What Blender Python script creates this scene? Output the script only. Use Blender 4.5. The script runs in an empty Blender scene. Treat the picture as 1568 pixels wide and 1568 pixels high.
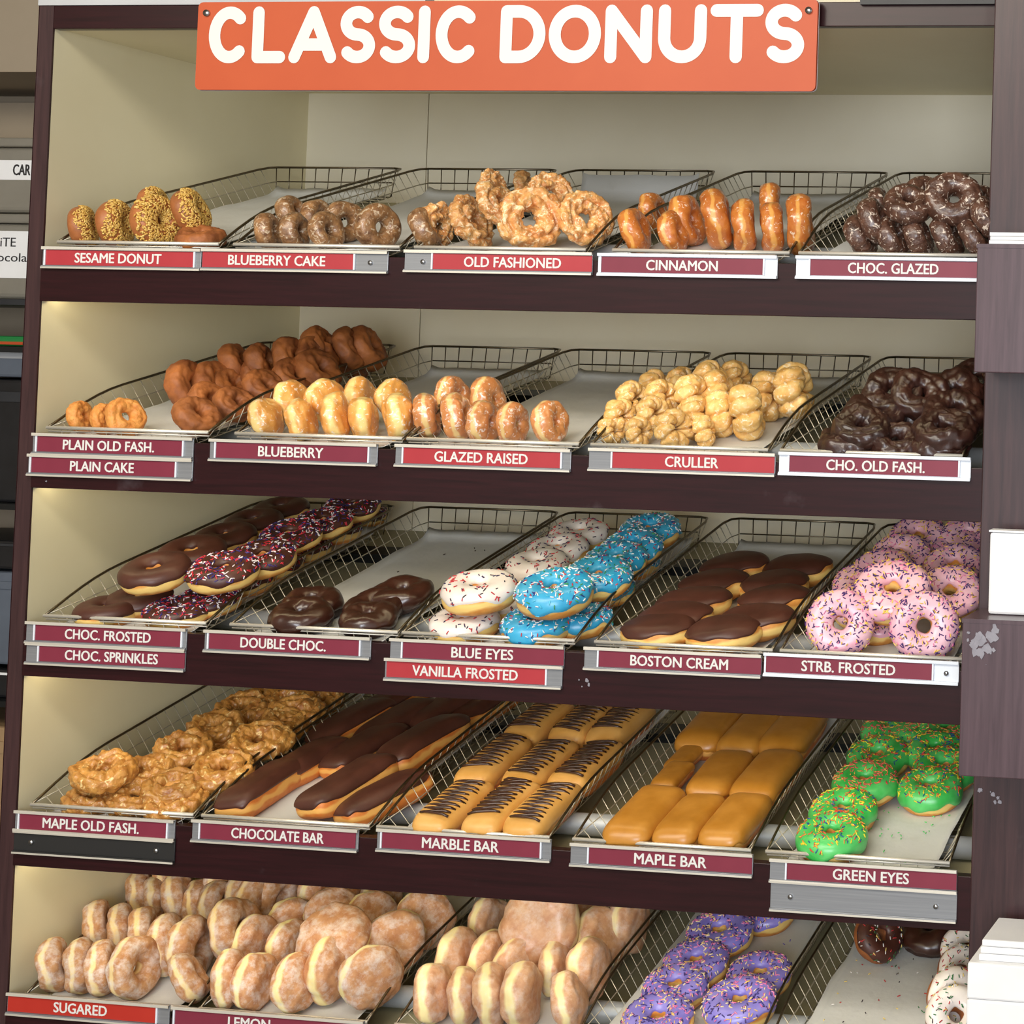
import bpy, math, random
from mathutils import Vector, Matrix, noise
import numpy as np
C = bpy.context.scene.collection
scene = bpy.context.scene
R = math.radians

# ------------------------------------------------------------------ camera
ZT = 2.10                      # underside of the top fascia
cam_d = bpy.data.cameras.new('camera'); cam = bpy.data.objects.new('camera', cam_d); C.objects.link(cam)
PITCH, YAW, ROLL = .0382, .1412, .0240
fw = Vector((-math.sin(YAW)*math.cos(PITCH), math.cos(YAW)*math.cos(PITCH), math.sin(PITCH)))
r0 = Vector((math.cos(YAW), math.sin(YAW), 0)); u0 = r0.cross(fw)
rt = r0*math.cos(ROLL)+u0*math.sin(ROLL); up = -r0*math.sin(ROLL)+u0*math.cos(ROLL)
m = Matrix((rt, up, -fw)).transposed().to_4x4(); m.translation = Vector((2.0942, -2.5323, -.4920+ZT))
cam.matrix_world = m
cam_d.sensor_width = 36; cam_d.lens = 2768.4/1568*36
cam_d.shift_x = (784-1761.1)/1568; cam_d.shift_y = (461.0-784)/1568
cam_d.clip_start = .05; cam_d.clip_end = 60
scene.camera = cam
scene.view_settings.view_transform = 'Standard'; scene.view_settings.look = 'None'
scene.view_settings.gamma = 1; scene.view_settings.exposure = 0.0
scene.view_settings.use_curve_mapping = False

# ------------------------------------------------------------------ light
w = bpy.data.worlds.new('store_ambience'); scene.world = w; w.use_nodes = True
bg = w.node_tree.nodes['Background']; bg.inputs[0].default_value = (1.0, .96, .90, 1); bg.inputs[1].default_value = .69
def area(name, loc, target, sx, sy, power, col):
    d = bpy.data.lights.new(name, 'AREA'); d.shape = 'RECTANGLE'; d.size = sx; d.size_y = sy; d.energy = power; d.color = col
    o = bpy.data.objects.new(name, d); C.objects.link(o); o.location = loc
    o.rotation_euler = (Vector(target)-Vector(loc)).to_track_quat('-Z', 'Y').to_euler()
    return o
area('ceiling_light_panel', (.9, -2.3, 3.15), (.9, -.6, .4), 2.6, .6, 56, (1, .94, .82))
area('ceiling_light_panel', (-.6, -3.6, 3.1), (.6, 0, 1.1), 2.4, .6, 50, (1, .93, .80))
area('shop_window_daylight', (2.3, -5.6, 1.6), (1.2, 0, 1.3), 2.4, 1.8, 165, (.84, .91, 1))

# ------------------------------------------------------------------ helpers
def S(r, g, b):
    f = lambda c: (c/255/12.92 if c/255 <= .04045 else ((c/255+.055)/1.055)**2.4)
    return (f(r), f(g), f(b), 1)
def new_mat(name, col, rough=.5, metal=0, coat=0, spec=.5):
    m = bpy.data.materials.new(name); m.use_nodes = True
    b = m.node_tree.nodes['Principled BSDF']
    b.inputs['Base Color'].default_value = col; b.inputs['Roughness'].default_value = rough
    b.inputs['Metallic'].default_value = metal; b.inputs['Coat Weight'].default_value = coat
    b.inputs['Specular IOR Level'].default_value = spec
    return m
class NT:
    def __init__(s, m): s.m = m; s.t = m.node_tree; s.b = s.t.nodes['Principled BSDF']; s.co = None
    def n(s, k, **kw):
        x = s.t.nodes.new(k)
        for a, v in kw.items(): setattr(x, a, v)
        return x
    def l(s, a, b): s.t.links.new(a, b)
    def coord(s, rnd=True):
        if s.co: return s.co
        tc = s.n('ShaderNodeTexCoord'); s.tc = tc
        if rnd:
            oi = s.n('ShaderNodeObjectInfo'); mu = s.n('ShaderNodeMath', operation='MULTIPLY'); mu.inputs[1].default_value = 7.3
            s.l(oi.outputs['Random'], mu.inputs[0]); ad = s.n('ShaderNodeVectorMath', operation='ADD')
            s.l(tc.outputs['Object'], ad.inputs[0]); s.l(mu.outputs[0], ad.inputs[1]); s.co = ad.outputs[0]; s.oi = oi
        else: s.co = tc.outputs['Object']
        return s.co
    def noise(s, scale, detail=3, rough=.5, vec=None, dist=0):
        x = s.n('ShaderNodeTexNoise'); x.inputs['Scale'].default_value = scale; x.inputs['Detail'].default_value = detail
        x.inputs['Roughness'].default_value = rough; x.inputs['Distortion'].default_value = dist
        s.l(vec or s.coord(), x.inputs['Vector']); return x.outputs['Fac']
    def ramp(s, fac, stops, interp='LINEAR'):
        x = s.n('ShaderNodeValToRGB'); x.color_ramp.interpolation = interp; e = x.color_ramp.elements
        while len(e) < len(stops): e.new(.5)
        for k, (p, c) in enumerate(stops): e[k].position = p; e[k].color = c if len(c) == 4 else (*c, 1)
        s.l(fac, x.inputs[0]); return x.outputs[0]
    def mix(s, fac, a, b):
        x = s.n('ShaderNodeMix', data_type='RGBA')
        if isinstance(fac, (int, float)): x.inputs[0].default_value = fac
        else: s.l(fac, x.inputs[0])
        for k, v in ((6, a), (7, b)):
            if isinstance(v, tuple): x.inputs[k].default_value = v
            else: s.l(v, x.inputs[k])
        return x.outputs[2]
    def col(s, c): s.l(c, s.b.inputs['Base Color'])
    def bump(s, h, strength=.4, dist=.002):
        x = s.n('ShaderNodeBump'); x.inputs['Strength'].default_value = strength; x.inputs['Distance'].default_value = dist
        s.l(h, x.inputs['Height']); s.l(x.outputs[0], s.b.inputs['Normal'])
def W_(v): return (v, v, v, 1)

def laminate(name, a, b, rough=.38, scale=(3, 3, 60), wear=True):
    m = new_mat(name, a, rough, coat=.15); n = NT(m); co = n.coord(False)
    mp = n.n('ShaderNodeMapping'); mp.inputs['Scale'].default_value = scale; n.l(co, mp.inputs[0])
    f = n.noise(2.2, 6, .65, mp.outputs[0], .4); c = n.ramp(f, [(.32, a), (.68, b)])
    if wear:
        g = n.noise(9, 5, .6, co); c = n.mix(n.ramp(g, [(.64, W_(0)), (.80, W_(.25))]), c, S(120, 110, 115))
    n.col(c); return m
M = {}
M['espresso'] = laminate('espresso_wood_laminate', S(33, 12, 15), S(48, 18, 22), .30)
M['espresso_v'] = laminate('espresso_wood_laminate_upright', S(46, 28, 31), S(68, 44, 45), .34, (60, 60, 3))
M['espresso_box'] = laminate('espresso_wood_laminate_box', S(70, 52, 58), S(88, 68, 74), .32, (60, 60, 3))
def plain(name, c1, c2, rough=.6, sc=4):
    m = new_mat(name, c1, rough); n = NT(m); n.col(n.ramp(n.noise(sc, 4, .6, n.coord(False)), [(.3, c1), (.7, c2)])); return m
M['cream'] = plain('cream_laminate', S(228, 218, 182), S(234, 225, 191), .5)
for k_ in ('espresso',): M[k_].node_tree.nodes['Principled BSDF'].inputs['Specular IOR Level'].default_value = .32; M[k_].node_tree.nodes['Principled BSDF'].inputs['Coat Weight'].default_value = .05
M['back'] = plain('back_panel_laminate', S(224, 214, 188), S(230, 221, 197), .55)
M['shelf'] = plain('olive_cream_shelf', S(158, 150, 118), S(168, 160, 128), .5, 8)
M['taupe'] = plain('taupe_wall_paint', S(150, 136, 116), S(158, 144, 124), .7)
M['floor'] = plain('grey_floor_tile', S(120, 112, 102), S(140, 132, 120), .4)
M['greytrim'] = plain('light_grey_trim', S(170, 172, 174), S(185, 186, 188), .4)
M['black'] = plain('black_plastic', S(20, 20, 22), S(30, 30, 33), .45, 20)
M['dark'] = plain('dark_charcoal_plastic', S(40, 42, 46), S(52, 54, 58), .4, 6)
M['bluegrey'] = plain('blue_grey_plastic', S(84, 92, 104), S(98, 106, 118), .5, 6)
M['green'] = plain('green_plastic', S(30, 120, 60), S(40, 135, 70), .4, 6)
M['clearbin'] = plain('cloudy_clear_plastic', S(178, 172, 158), S(190, 184, 170), .3, 10)
M['clearbin'].node_tree.nodes['Principled BSDF'].inputs['Transmission Weight'].default_value = .55
M['white'] = plain('white_paper', S(232, 232, 232), S(242, 242, 243), .7, 10)
M['tan'] = plain('tan_cardboard', S(150, 120, 85), S(165, 135, 98), .7, 10)
def metal(name, c, rough, sc=(1, 60, 60)):
    m = new_mat(name, c, rough, 1); n = NT(m); mp = n.n('ShaderNodeMapping'); mp.inputs['Scale'].default_value = sc
    n.l(n.coord(False), mp.inputs[0]); f = n.noise(6, 3, .5, mp.outputs[0])
    n.col(n.ramp(f, [(.3, tuple(x*.8 for x in c[:3])+(1,)), (.7, c)])); return m
M['wire'] = metal('dull_chrome_wire', S(214, 206, 186), .42)
M['lip'] = metal('bright_chrome_lip', S(244, 238, 224), .35)
M['alum'] = metal('brushed_aluminium', S(156, 158, 162), .36)
M['shade_toned_wire'] = metal('shade_toned_chrome_rim', S(128, 117, 98), .36)  # darker chrome copy for rim and back wires; backlit shade painted into the colour
M['alumlite'] = new_mat('white_label_backing', S(225, 230, 238), .4)
M['blackrail'] = new_mat('black_label_rail', S(42, 42, 42), .35)
M['steel'] = metal('galvanised_steel', S(205, 208, 208), .45, (3, 3, 3))
M['darkrail'] = metal('dark_rail', S(70, 72, 74), .45)
M['screw'] = new_mat('zinc_screw', S(190, 192, 196), .3, 1)
for k_, v_ in (('wire', .75), ('lip', .5), ('alum', .45), ('steel', .3)): M[k_].node_tree.nodes['Principled BSDF'].inputs['Metallic'].default_value = v_
M['letter'] = new_mat('white_lettering', S(220, 219, 214), .5)
M['orange'] = plain('orange_sign_board', S(182, 74, 32), S(188, 80, 37), .5, 6)
M['card0'] = plain('burgundy_label_card', S(122, 42, 60), S(130, 48, 66), .35, 8)
M['card1'] = plain('bright_red_label_card', S(170, 50, 58), S(178, 57, 64), .35, 8)
M['card2'] = plain('orange_red_label_card', S(176, 44, 34), S(184, 52, 40), .35, 8)
M['ink'] = new_mat('black_ink', S(40, 38, 40), .6)
m = M['led'] = new_mat('led_tube', S(255, 240, 200), .5); m.node_tree.nodes['Principled BSDF'].inputs['Emission Color'].default_value = (1, .86, .55, 1)
m.node_tree.nodes['Principled BSDF'].inputs['Emission Strength'].default_value = 9
# paper liner with faint grease marks
m = M['paper'] = new_mat('greaseproof_paper', S(212, 212, 208), .6); n = NT(m)
n.col(n.mix(n.ramp(n.noise(14, 5, .6), [(.58, W_(0)), (.78, W_(.5))]), S(208, 208, 204), S(184, 180, 168)))
n.bump(n.noise(22, 4, .6), .35, .004)

def dough(name, top, mid, band=None, bw=.0045, bz=0.0, rough=.5, fleck=None, fl=(.60, .66), coat=0, sc=70, bumpd=.0015, powder=None, glossy_bump=.35):
    """fried dough: brown top and bottom, optional pale equator, optional glaze flecks / sugar powder"""
    m = new_mat(name, top, rough, coat=coat); n = NT(m); co = n.coord()
    if coat: n.b.inputs['Coat Roughness'].default_value = .18
    c = n.ramp(n.noise(sc, 5, .6), [(.30, top), (.70, mid)])
    n2 = n.noise(26, 2, .5)
    if band:
        sx = n.n('ShaderNodeSeparateXYZ'); n.l(n.tc.outputs['Object'], sx.inputs[0])
        a = n.n('ShaderNodeMath', operation='SUBTRACT'); n.l(n2, a.inputs[0]); a.inputs[1].default_value = .5
        b_ = n.n('ShaderNodeMath', operation='MULTIPLY_ADD'); n.l(a.outputs[0], b_.inputs[0]); b_.inputs[1].default_value = .022; n.l(sx.outputs[2], b_.inputs[2])
        s_ = n.n('ShaderNodeMath', operation='SUBTRACT'); n.l(b_.outputs[0], s_.inputs[0]); s_.inputs[1].default_value = bz
        ab = n.n('ShaderNodeMath', operation='ABSOLUTE'); n.l(s_.outputs[0], ab.inputs[0])
        d_ = n.n('ShaderNodeMath', operation='DIVIDE'); n.l(ab.outputs[0], d_.inputs[0]); d_.inputs[1].default_value = bw*2
        k = n.ramp(d_.outputs[0], [(.35, W_(1)), (.75, W_(0))]); c = n.mix(k, c, band)
    if fleck:
        c = n.mix(n.ramp(n.noise(120, 3, .6, dist=1.0), [(fl[0], W_(0)), (fl[1], W_(1))]), c, fleck)
    if powder:
        k = n.ramp(n.noise(62, 7, .7), [(powder[0], W_(0)), (powder[1], W_(powder[2]))]); c = n.mix(k, c, S(236, 228, 220))
    # slight colour difference from piece to piece
    hs = n.n('ShaderNodeHueSaturation'); mr = n.n('ShaderNodeMapRange'); mr.inputs[3].default_value = .86; mr.inputs[4].default_value = 1.12
    n.l(n.oi.outputs['Random'], mr.inputs[0]); n.l(mr.outputs[0], hs.inputs['Value']); n.l(c, hs.inputs['Color']); n.col(hs.outputs[0])
    n.bump(n.noise(150, 4, .6), glossy_bump, bumpd); return m
PALE = S(246, 214, 138)
M['d_gold'] = dough('golden_fried_dough', S(206, 132, 58), S(226, 158, 76), S(243, 205, 122), .005, -.001)
M['d_orange'] = dough('deep_fried_bar_dough', S(208, 112, 44), S(222, 138, 62), S(236, 176, 92), .004, 0)
M['d_sesame'] = dough('sesame_donut_dough', S(150, 88, 46), S(176, 108, 60), rough=.45)
M['d_bcake'] = dough('blueberry_cake_dough', S(96, 60, 36), S(176, 130, 84), fleck=S(206, 182, 152), fl=(.56, .64), bumpd=.003, glossy_bump=.6, coat=.6, rough=.4)
M['d_oldf'] = dough('old_fashioned_dough', S(196, 116, 56), S(240, 186, 112), fleck=S(250, 222, 176), fl=(.52, .64), coat=.35, sc=55, bumpd=.004, glossy_bump=.7)
M['d_cinn'] = dough('cinnamon_glazed_dough', S(186, 98, 38), S(214, 134, 60), S(232, 166, 84), .003, 0, fleck=S(238, 206, 176), fl=(.60, .66), coat=.8, rough=.35, bumpd=.002)
M['d_cglz'] = dough('glazed_chocolate_dough', S(58, 34, 26), S(106, 72, 56), fleck=S(206, 188, 172), fl=(.585, .64), coat=.5, rough=.35, bumpd=.003, glossy_bump=.6)
M['d_plainold'] = dough('plain_cake_dough', S(204, 122, 54), S(232, 166, 86), sc=50, bumpd=.003, glossy_bump=.6)
M['d_pcake'] = dough('dark_plain_cake_dough', S(118, 64, 32), S(182, 110, 56), rough=.6, sc=30, bumpd=.002)
M['d_filled'] = dough('glazed_filled_dough', S(222, 150, 70), S(236, 176, 96), PALE, .0062, 0, fleck=S(250, 234, 214), fl=(.59, .66), coat=.8, rough=.3)
M['d_glazed'] = dough('glazed_raised_dough', S(210, 130, 74), S(230, 160, 98), S(246, 210, 142), .0038, .002, fleck=S(250, 228, 212), fl=(.57, .64), coat=.9, rough=.28)
M['d_cruller'] = dough('cruller_dough', S(222, 162, 78), S(246, 208, 134), fleck=S(252, 232, 196), fl=(.56, .66), coat=.3, rough=.45, bumpd=.003, glossy_bump=.5)
M['d_mold'] = dough('maple_glazed_dough', S(160, 96, 36), S(214, 156, 74), fleck=S(238, 206, 140), fl=(.58, .68), coat=.6, sc=50, bumpd=.004, glossy_bump=.7)
M['d_sugar'] = dough('sugared_raised_dough', S(178, 118, 72), S(212, 162, 112), S(244, 214, 150), .0038, -.003, powder=(.44, .70, .8), rough=.75)
M['d_lemon'] = dough('sugared_filled_dough', S(186, 124, 80), S(216, 164, 116), S(248, 228, 160), .0050, -.002, powder=(.45, .70, .8), rough=.75)
M['d_jelly'] = dough('frosted_filled_dough', S(196, 138, 98), S(224, 178, 138), S(250, 230, 166), .0055, -.001, powder=(.46, .74, .6), rough=.5, coat=.3)
M['d_choc'] = dough('double_chocolate_dough', S(40, 22, 16), S(58, 34, 26), rough=.5)
M['d_chold'] = dough('chocolate_covered_craggy_dough', S(40, 20, 15), S(64, 34, 26), coat=.5, rough=.42, sc=40, bumpd=.002, glossy_bump=.3)
def icing(name, a, b, rough=.35, coat=.4, bumpd=.001):
    m = new_mat(name, a, rough, coat=coat); n = NT(m); n.coord(); n.b.inputs['Coat Roughness'].default_value = .25
    n.col(n.ramp(n.noise(30, 3, .5), [(.35, a), (.65, b)])); n.bump(n.noise(60, 3, .5), .4, bumpd); return m
M['i_choc'] = icing('chocolate_icing', S(70, 36, 26), S(84, 46, 35), .48, .15)
M['i_dark'] = icing('dark_chocolate_icing', S(52, 24, 16), S(64, 32, 22), .30, .8, .002)
M['i_white'] = icing('vanilla_icing', S(240, 228, 218), S(248, 240, 234))
M['i_blue'] = icing('blue_icing', S(40, 158, 208), S(70, 178, 220))
M['i_pink'] = icing('pink_icing', S(232, 172, 190), S(240, 194, 206))
M['i_green'] = icing('green_icing', S(58, 186, 80), S(96, 208, 112))
M['i_purple'] = icing('purple_icing', S(128, 118, 206), S(150, 140, 218))
M['i_maple'] = icing('maple_icing', S(186, 124, 40), S(202, 140, 56), .4, .4)
M['i_marble'] = icing('tan_vanilla_icing', S(218, 160, 78), S(230, 176, 98), .45, .2)
def sprink(name, cols):
    m = new_mat(name, cols[0], .45); n = NT(m); g = n.n('ShaderNodeNewGeometry'); k = len(cols)
    n.col(n.ramp(g.outputs['Random Per Island'], [(i/k, c) for i, c in enumerate(cols)], 'CONSTANT')); return m
M['s_usa'] = sprink('red_white_blue_sprinkles', [S(196, 30, 46), S(238, 226, 230), S(44, 40, 110), S(214, 60, 74), S(240, 232, 232), S(70, 50, 120)])
M['s_van'] = sprink('red_and_navy_sprinkles', [S(196, 40, 50), S(50, 40, 80), S(200, 60, 60), S(60, 50, 60)])
M['s_blue'] = sprink('multicolour_sprinkles', [S(240, 236, 236), S(200, 50, 60), S(240, 240, 236), S(40, 60, 130), S(60, 150, 90), S(90, 200, 230), S(240, 236, 230)])
M['s_pink'] = sprink('yellow_purple_sprinkles', [S(70, 40, 110), S(238, 196, 80), S(60, 40, 100), S(226, 130, 170), S(240, 210, 110), S(90, 50, 120)])
M['s_green'] = sprink('yellow_red_sprinkles', [S(238, 214, 50), S(226, 90, 60), S(240, 222, 70), S(40, 90, 150), S(214, 60, 50), S(232, 150, 60)])
M['s_red'] = sprink('coral_sprinkles', [S(222, 90, 90), S(236, 130, 80), S(236, 190, 90), S(206, 60, 70), S(228, 110, 100)])
M['s_mix'] = sprink('white_green_red_sprinkles', [S(240, 236, 232), S(60, 120, 70), S(190, 50, 50), S(50, 40, 50), S(236, 210, 120)])
M['s_purple'] = sprink('pink_yellow_navy_sprinkles', [S(240, 200, 120), S(236, 150, 190), S(60, 50, 130), S(244, 226, 170), S(228, 120, 170), S(70, 50, 110)])
M['s_seed'] = sprink('toasted_sesame_and_nuts', [S(214, 172, 84), S(232, 196, 112), S(200, 152, 66), S(224, 184, 96), S(206, 160, 82)])

class MB:
    def __init__(s): s.v = []; s.f = []; s.smooth = []
    def add(s, vs, fs, sm=False):
        o = len(s.v); s.v += [tuple(p) for p in vs]; s.f += [tuple(i+o for i in f) for f in fs]; s.smooth += [sm]*len(fs)
    def box(s, a, b, rot=None):
        x0, y0, z0 = a; x1, y1, z1 = b
        vs = [(x, y, z) for z in (z0, z1) for y in (y0, y1) for x in (x0, x1)]
        s.add(vs, [(0, 2, 3, 1), (4, 5, 7, 6), (0, 1, 5, 4), (2, 6, 7, 3), (0, 4, 6, 2), (1, 3, 7, 5)])
    def tube(s, pts, r, k=6, closed=False, caps=True):
        pts = [Vector(p) for p in pts]; n = len(pts); vs = []
        for i, p in enumerate(pts):
            if closed: d = (pts[(i+1) % n]-pts[i-1])
            else: d = pts[min(i+1, n-1)]-pts[max(i-1, 0)]
            d.normalize(); a = Vector((0, 0, 1)) if abs(d.z) < .9 else Vector((1, 0, 0))
            x = d.cross(a).normalized(); y = d.cross(x)
            for j in range(k):
                t = 2*math.pi*j/k; vs.append(p+(x*math.cos(t)+y*math.sin(t))*r)
        fs = []
        for i in range(n if closed else n-1):
            i2 = (i+1) % n
            for j in range(k): fs.append((i*k+j, i*k+(j+1) % k, i2*k+(j+1) % k, i2*k+j))
        if caps and not closed: fs += [tuple(range(k))[::-1], tuple((n-1)*k+j for j in range(k))]
        s.add(vs, fs, True)
    def grid(s, P, nu, nv, cu=True, cv=True, flip=False):
        vs = [P(2*math.pi*i/nu if cu else i/(nu-1), 2*math.pi*j/nv if cv else j/(nv-1)) for i in range(nu) for j in range(nv)]
        fs = []
        for i in range(nu if cu else nu-1):
            for j in range(nv if cv else nv-1):
                a = i*nv+j; b = ((i+1) % nu)*nv+j; c = ((i+1) % nu)*nv+(j+1) % nv; d = i*nv+(j+1) % nv
                fs.append((a, b, c, d) if not flip else (a, d, c, b))
        s.add(vs, fs, True)
    def mesh(s, name, mat):
        me = bpy.data.meshes.new(name); me.from_pydata(s.v, [], s.f); me.polygons.foreach_set('use_smooth', s.smooth); me.materials.append(mat); me.update(); return me
    def build(s, name, mat, parent=None, loc=None): return link(name, s.mesh(name, mat), parent, loc)
def link(name, data, parent=None, loc=None):
    o = bpy.data.objects.new(name, data); C.objects.link(o)
    if parent: o.parent = parent
    if loc: o.location = loc
    return o
def thing(name, label, cat, loc=(0, 0, 0), group=None):
    o = bpy.data.objects.new(name, None); C.objects.link(o); o.location = loc; o.empty_display_size = .02; tag(o, label, cat, group); return o
def tag(o, label, cat, group=None):
    o['label'] = label; o['category'] = cat
    if group: o['group'] = group
    return o
def struct(name, a, b, mat):
    q = MB(); q.box(a, b); o = q.build(name, mat); o['kind'] = 'structure'; return o
def bev(o, wd=.002, seg=2):
    md = o.modifiers.new('bevel', 'BEVEL'); md.width = wd; md.segments = seg; md.limit_method = 'ANGLE'; return o
def bx(name, a, b, mat, parent=None, bv=0):
    q = MB(); q.box(a, b); o = q.build(name, mat, parent)
    if bv: bev(o, bv)
    return o
def text_mesh(name, body, x0, x1, z0, z1, y, mat, parent, bold=.012, depth=.0006):
    cu = bpy.data.curves.new(name, 'FONT'); cu.body = body; cu.size = 1; cu.extrude = .02; cu.resolution_u = 3
    o = bpy.data.objects.new(name, cu); C.objects.link(o); bpy.context.view_layer.update()
    me = bpy.data.meshes.new_from_object(o.evaluated_get(bpy.context.evaluated_depsgraph_get())); bpy.data.objects.remove(o); bpy.data.curves.remove(cu)
    xs = [v.co.x for v in me.vertices]; ys = [v.co.y for v in me.vertices]; a, b, c, d = min(xs), max(xs), min(ys), max(ys)
    for v in me.vertices:
        X, Y, Z = v.co
        v.co = (x0+(X-a)/(b-a)*(x1-x0), y-(Z+.02)/.04*depth, z0+(Y-c)/(d-c)*(z1-z0))
    base = [v.co.copy() for v in me.vertices]; faces = [tuple(p.vertices) for p in me.polygons]; bpy.data.meshes.remove(me)
    q = MB(); bw_ = bold*(z1-z0)
    for n_, (dx, dz) in enumerate(((0, 0), (-1, 0), (1, 0), (0, -.6), (0, .6))):
        q.add([Vector((v.x+dx*bw_, v.y-n_*4e-6, v.z+dz*bw_)) for v in base], faces)
    me = q.mesh(name, mat)
    return link(name, me, parent)

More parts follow.
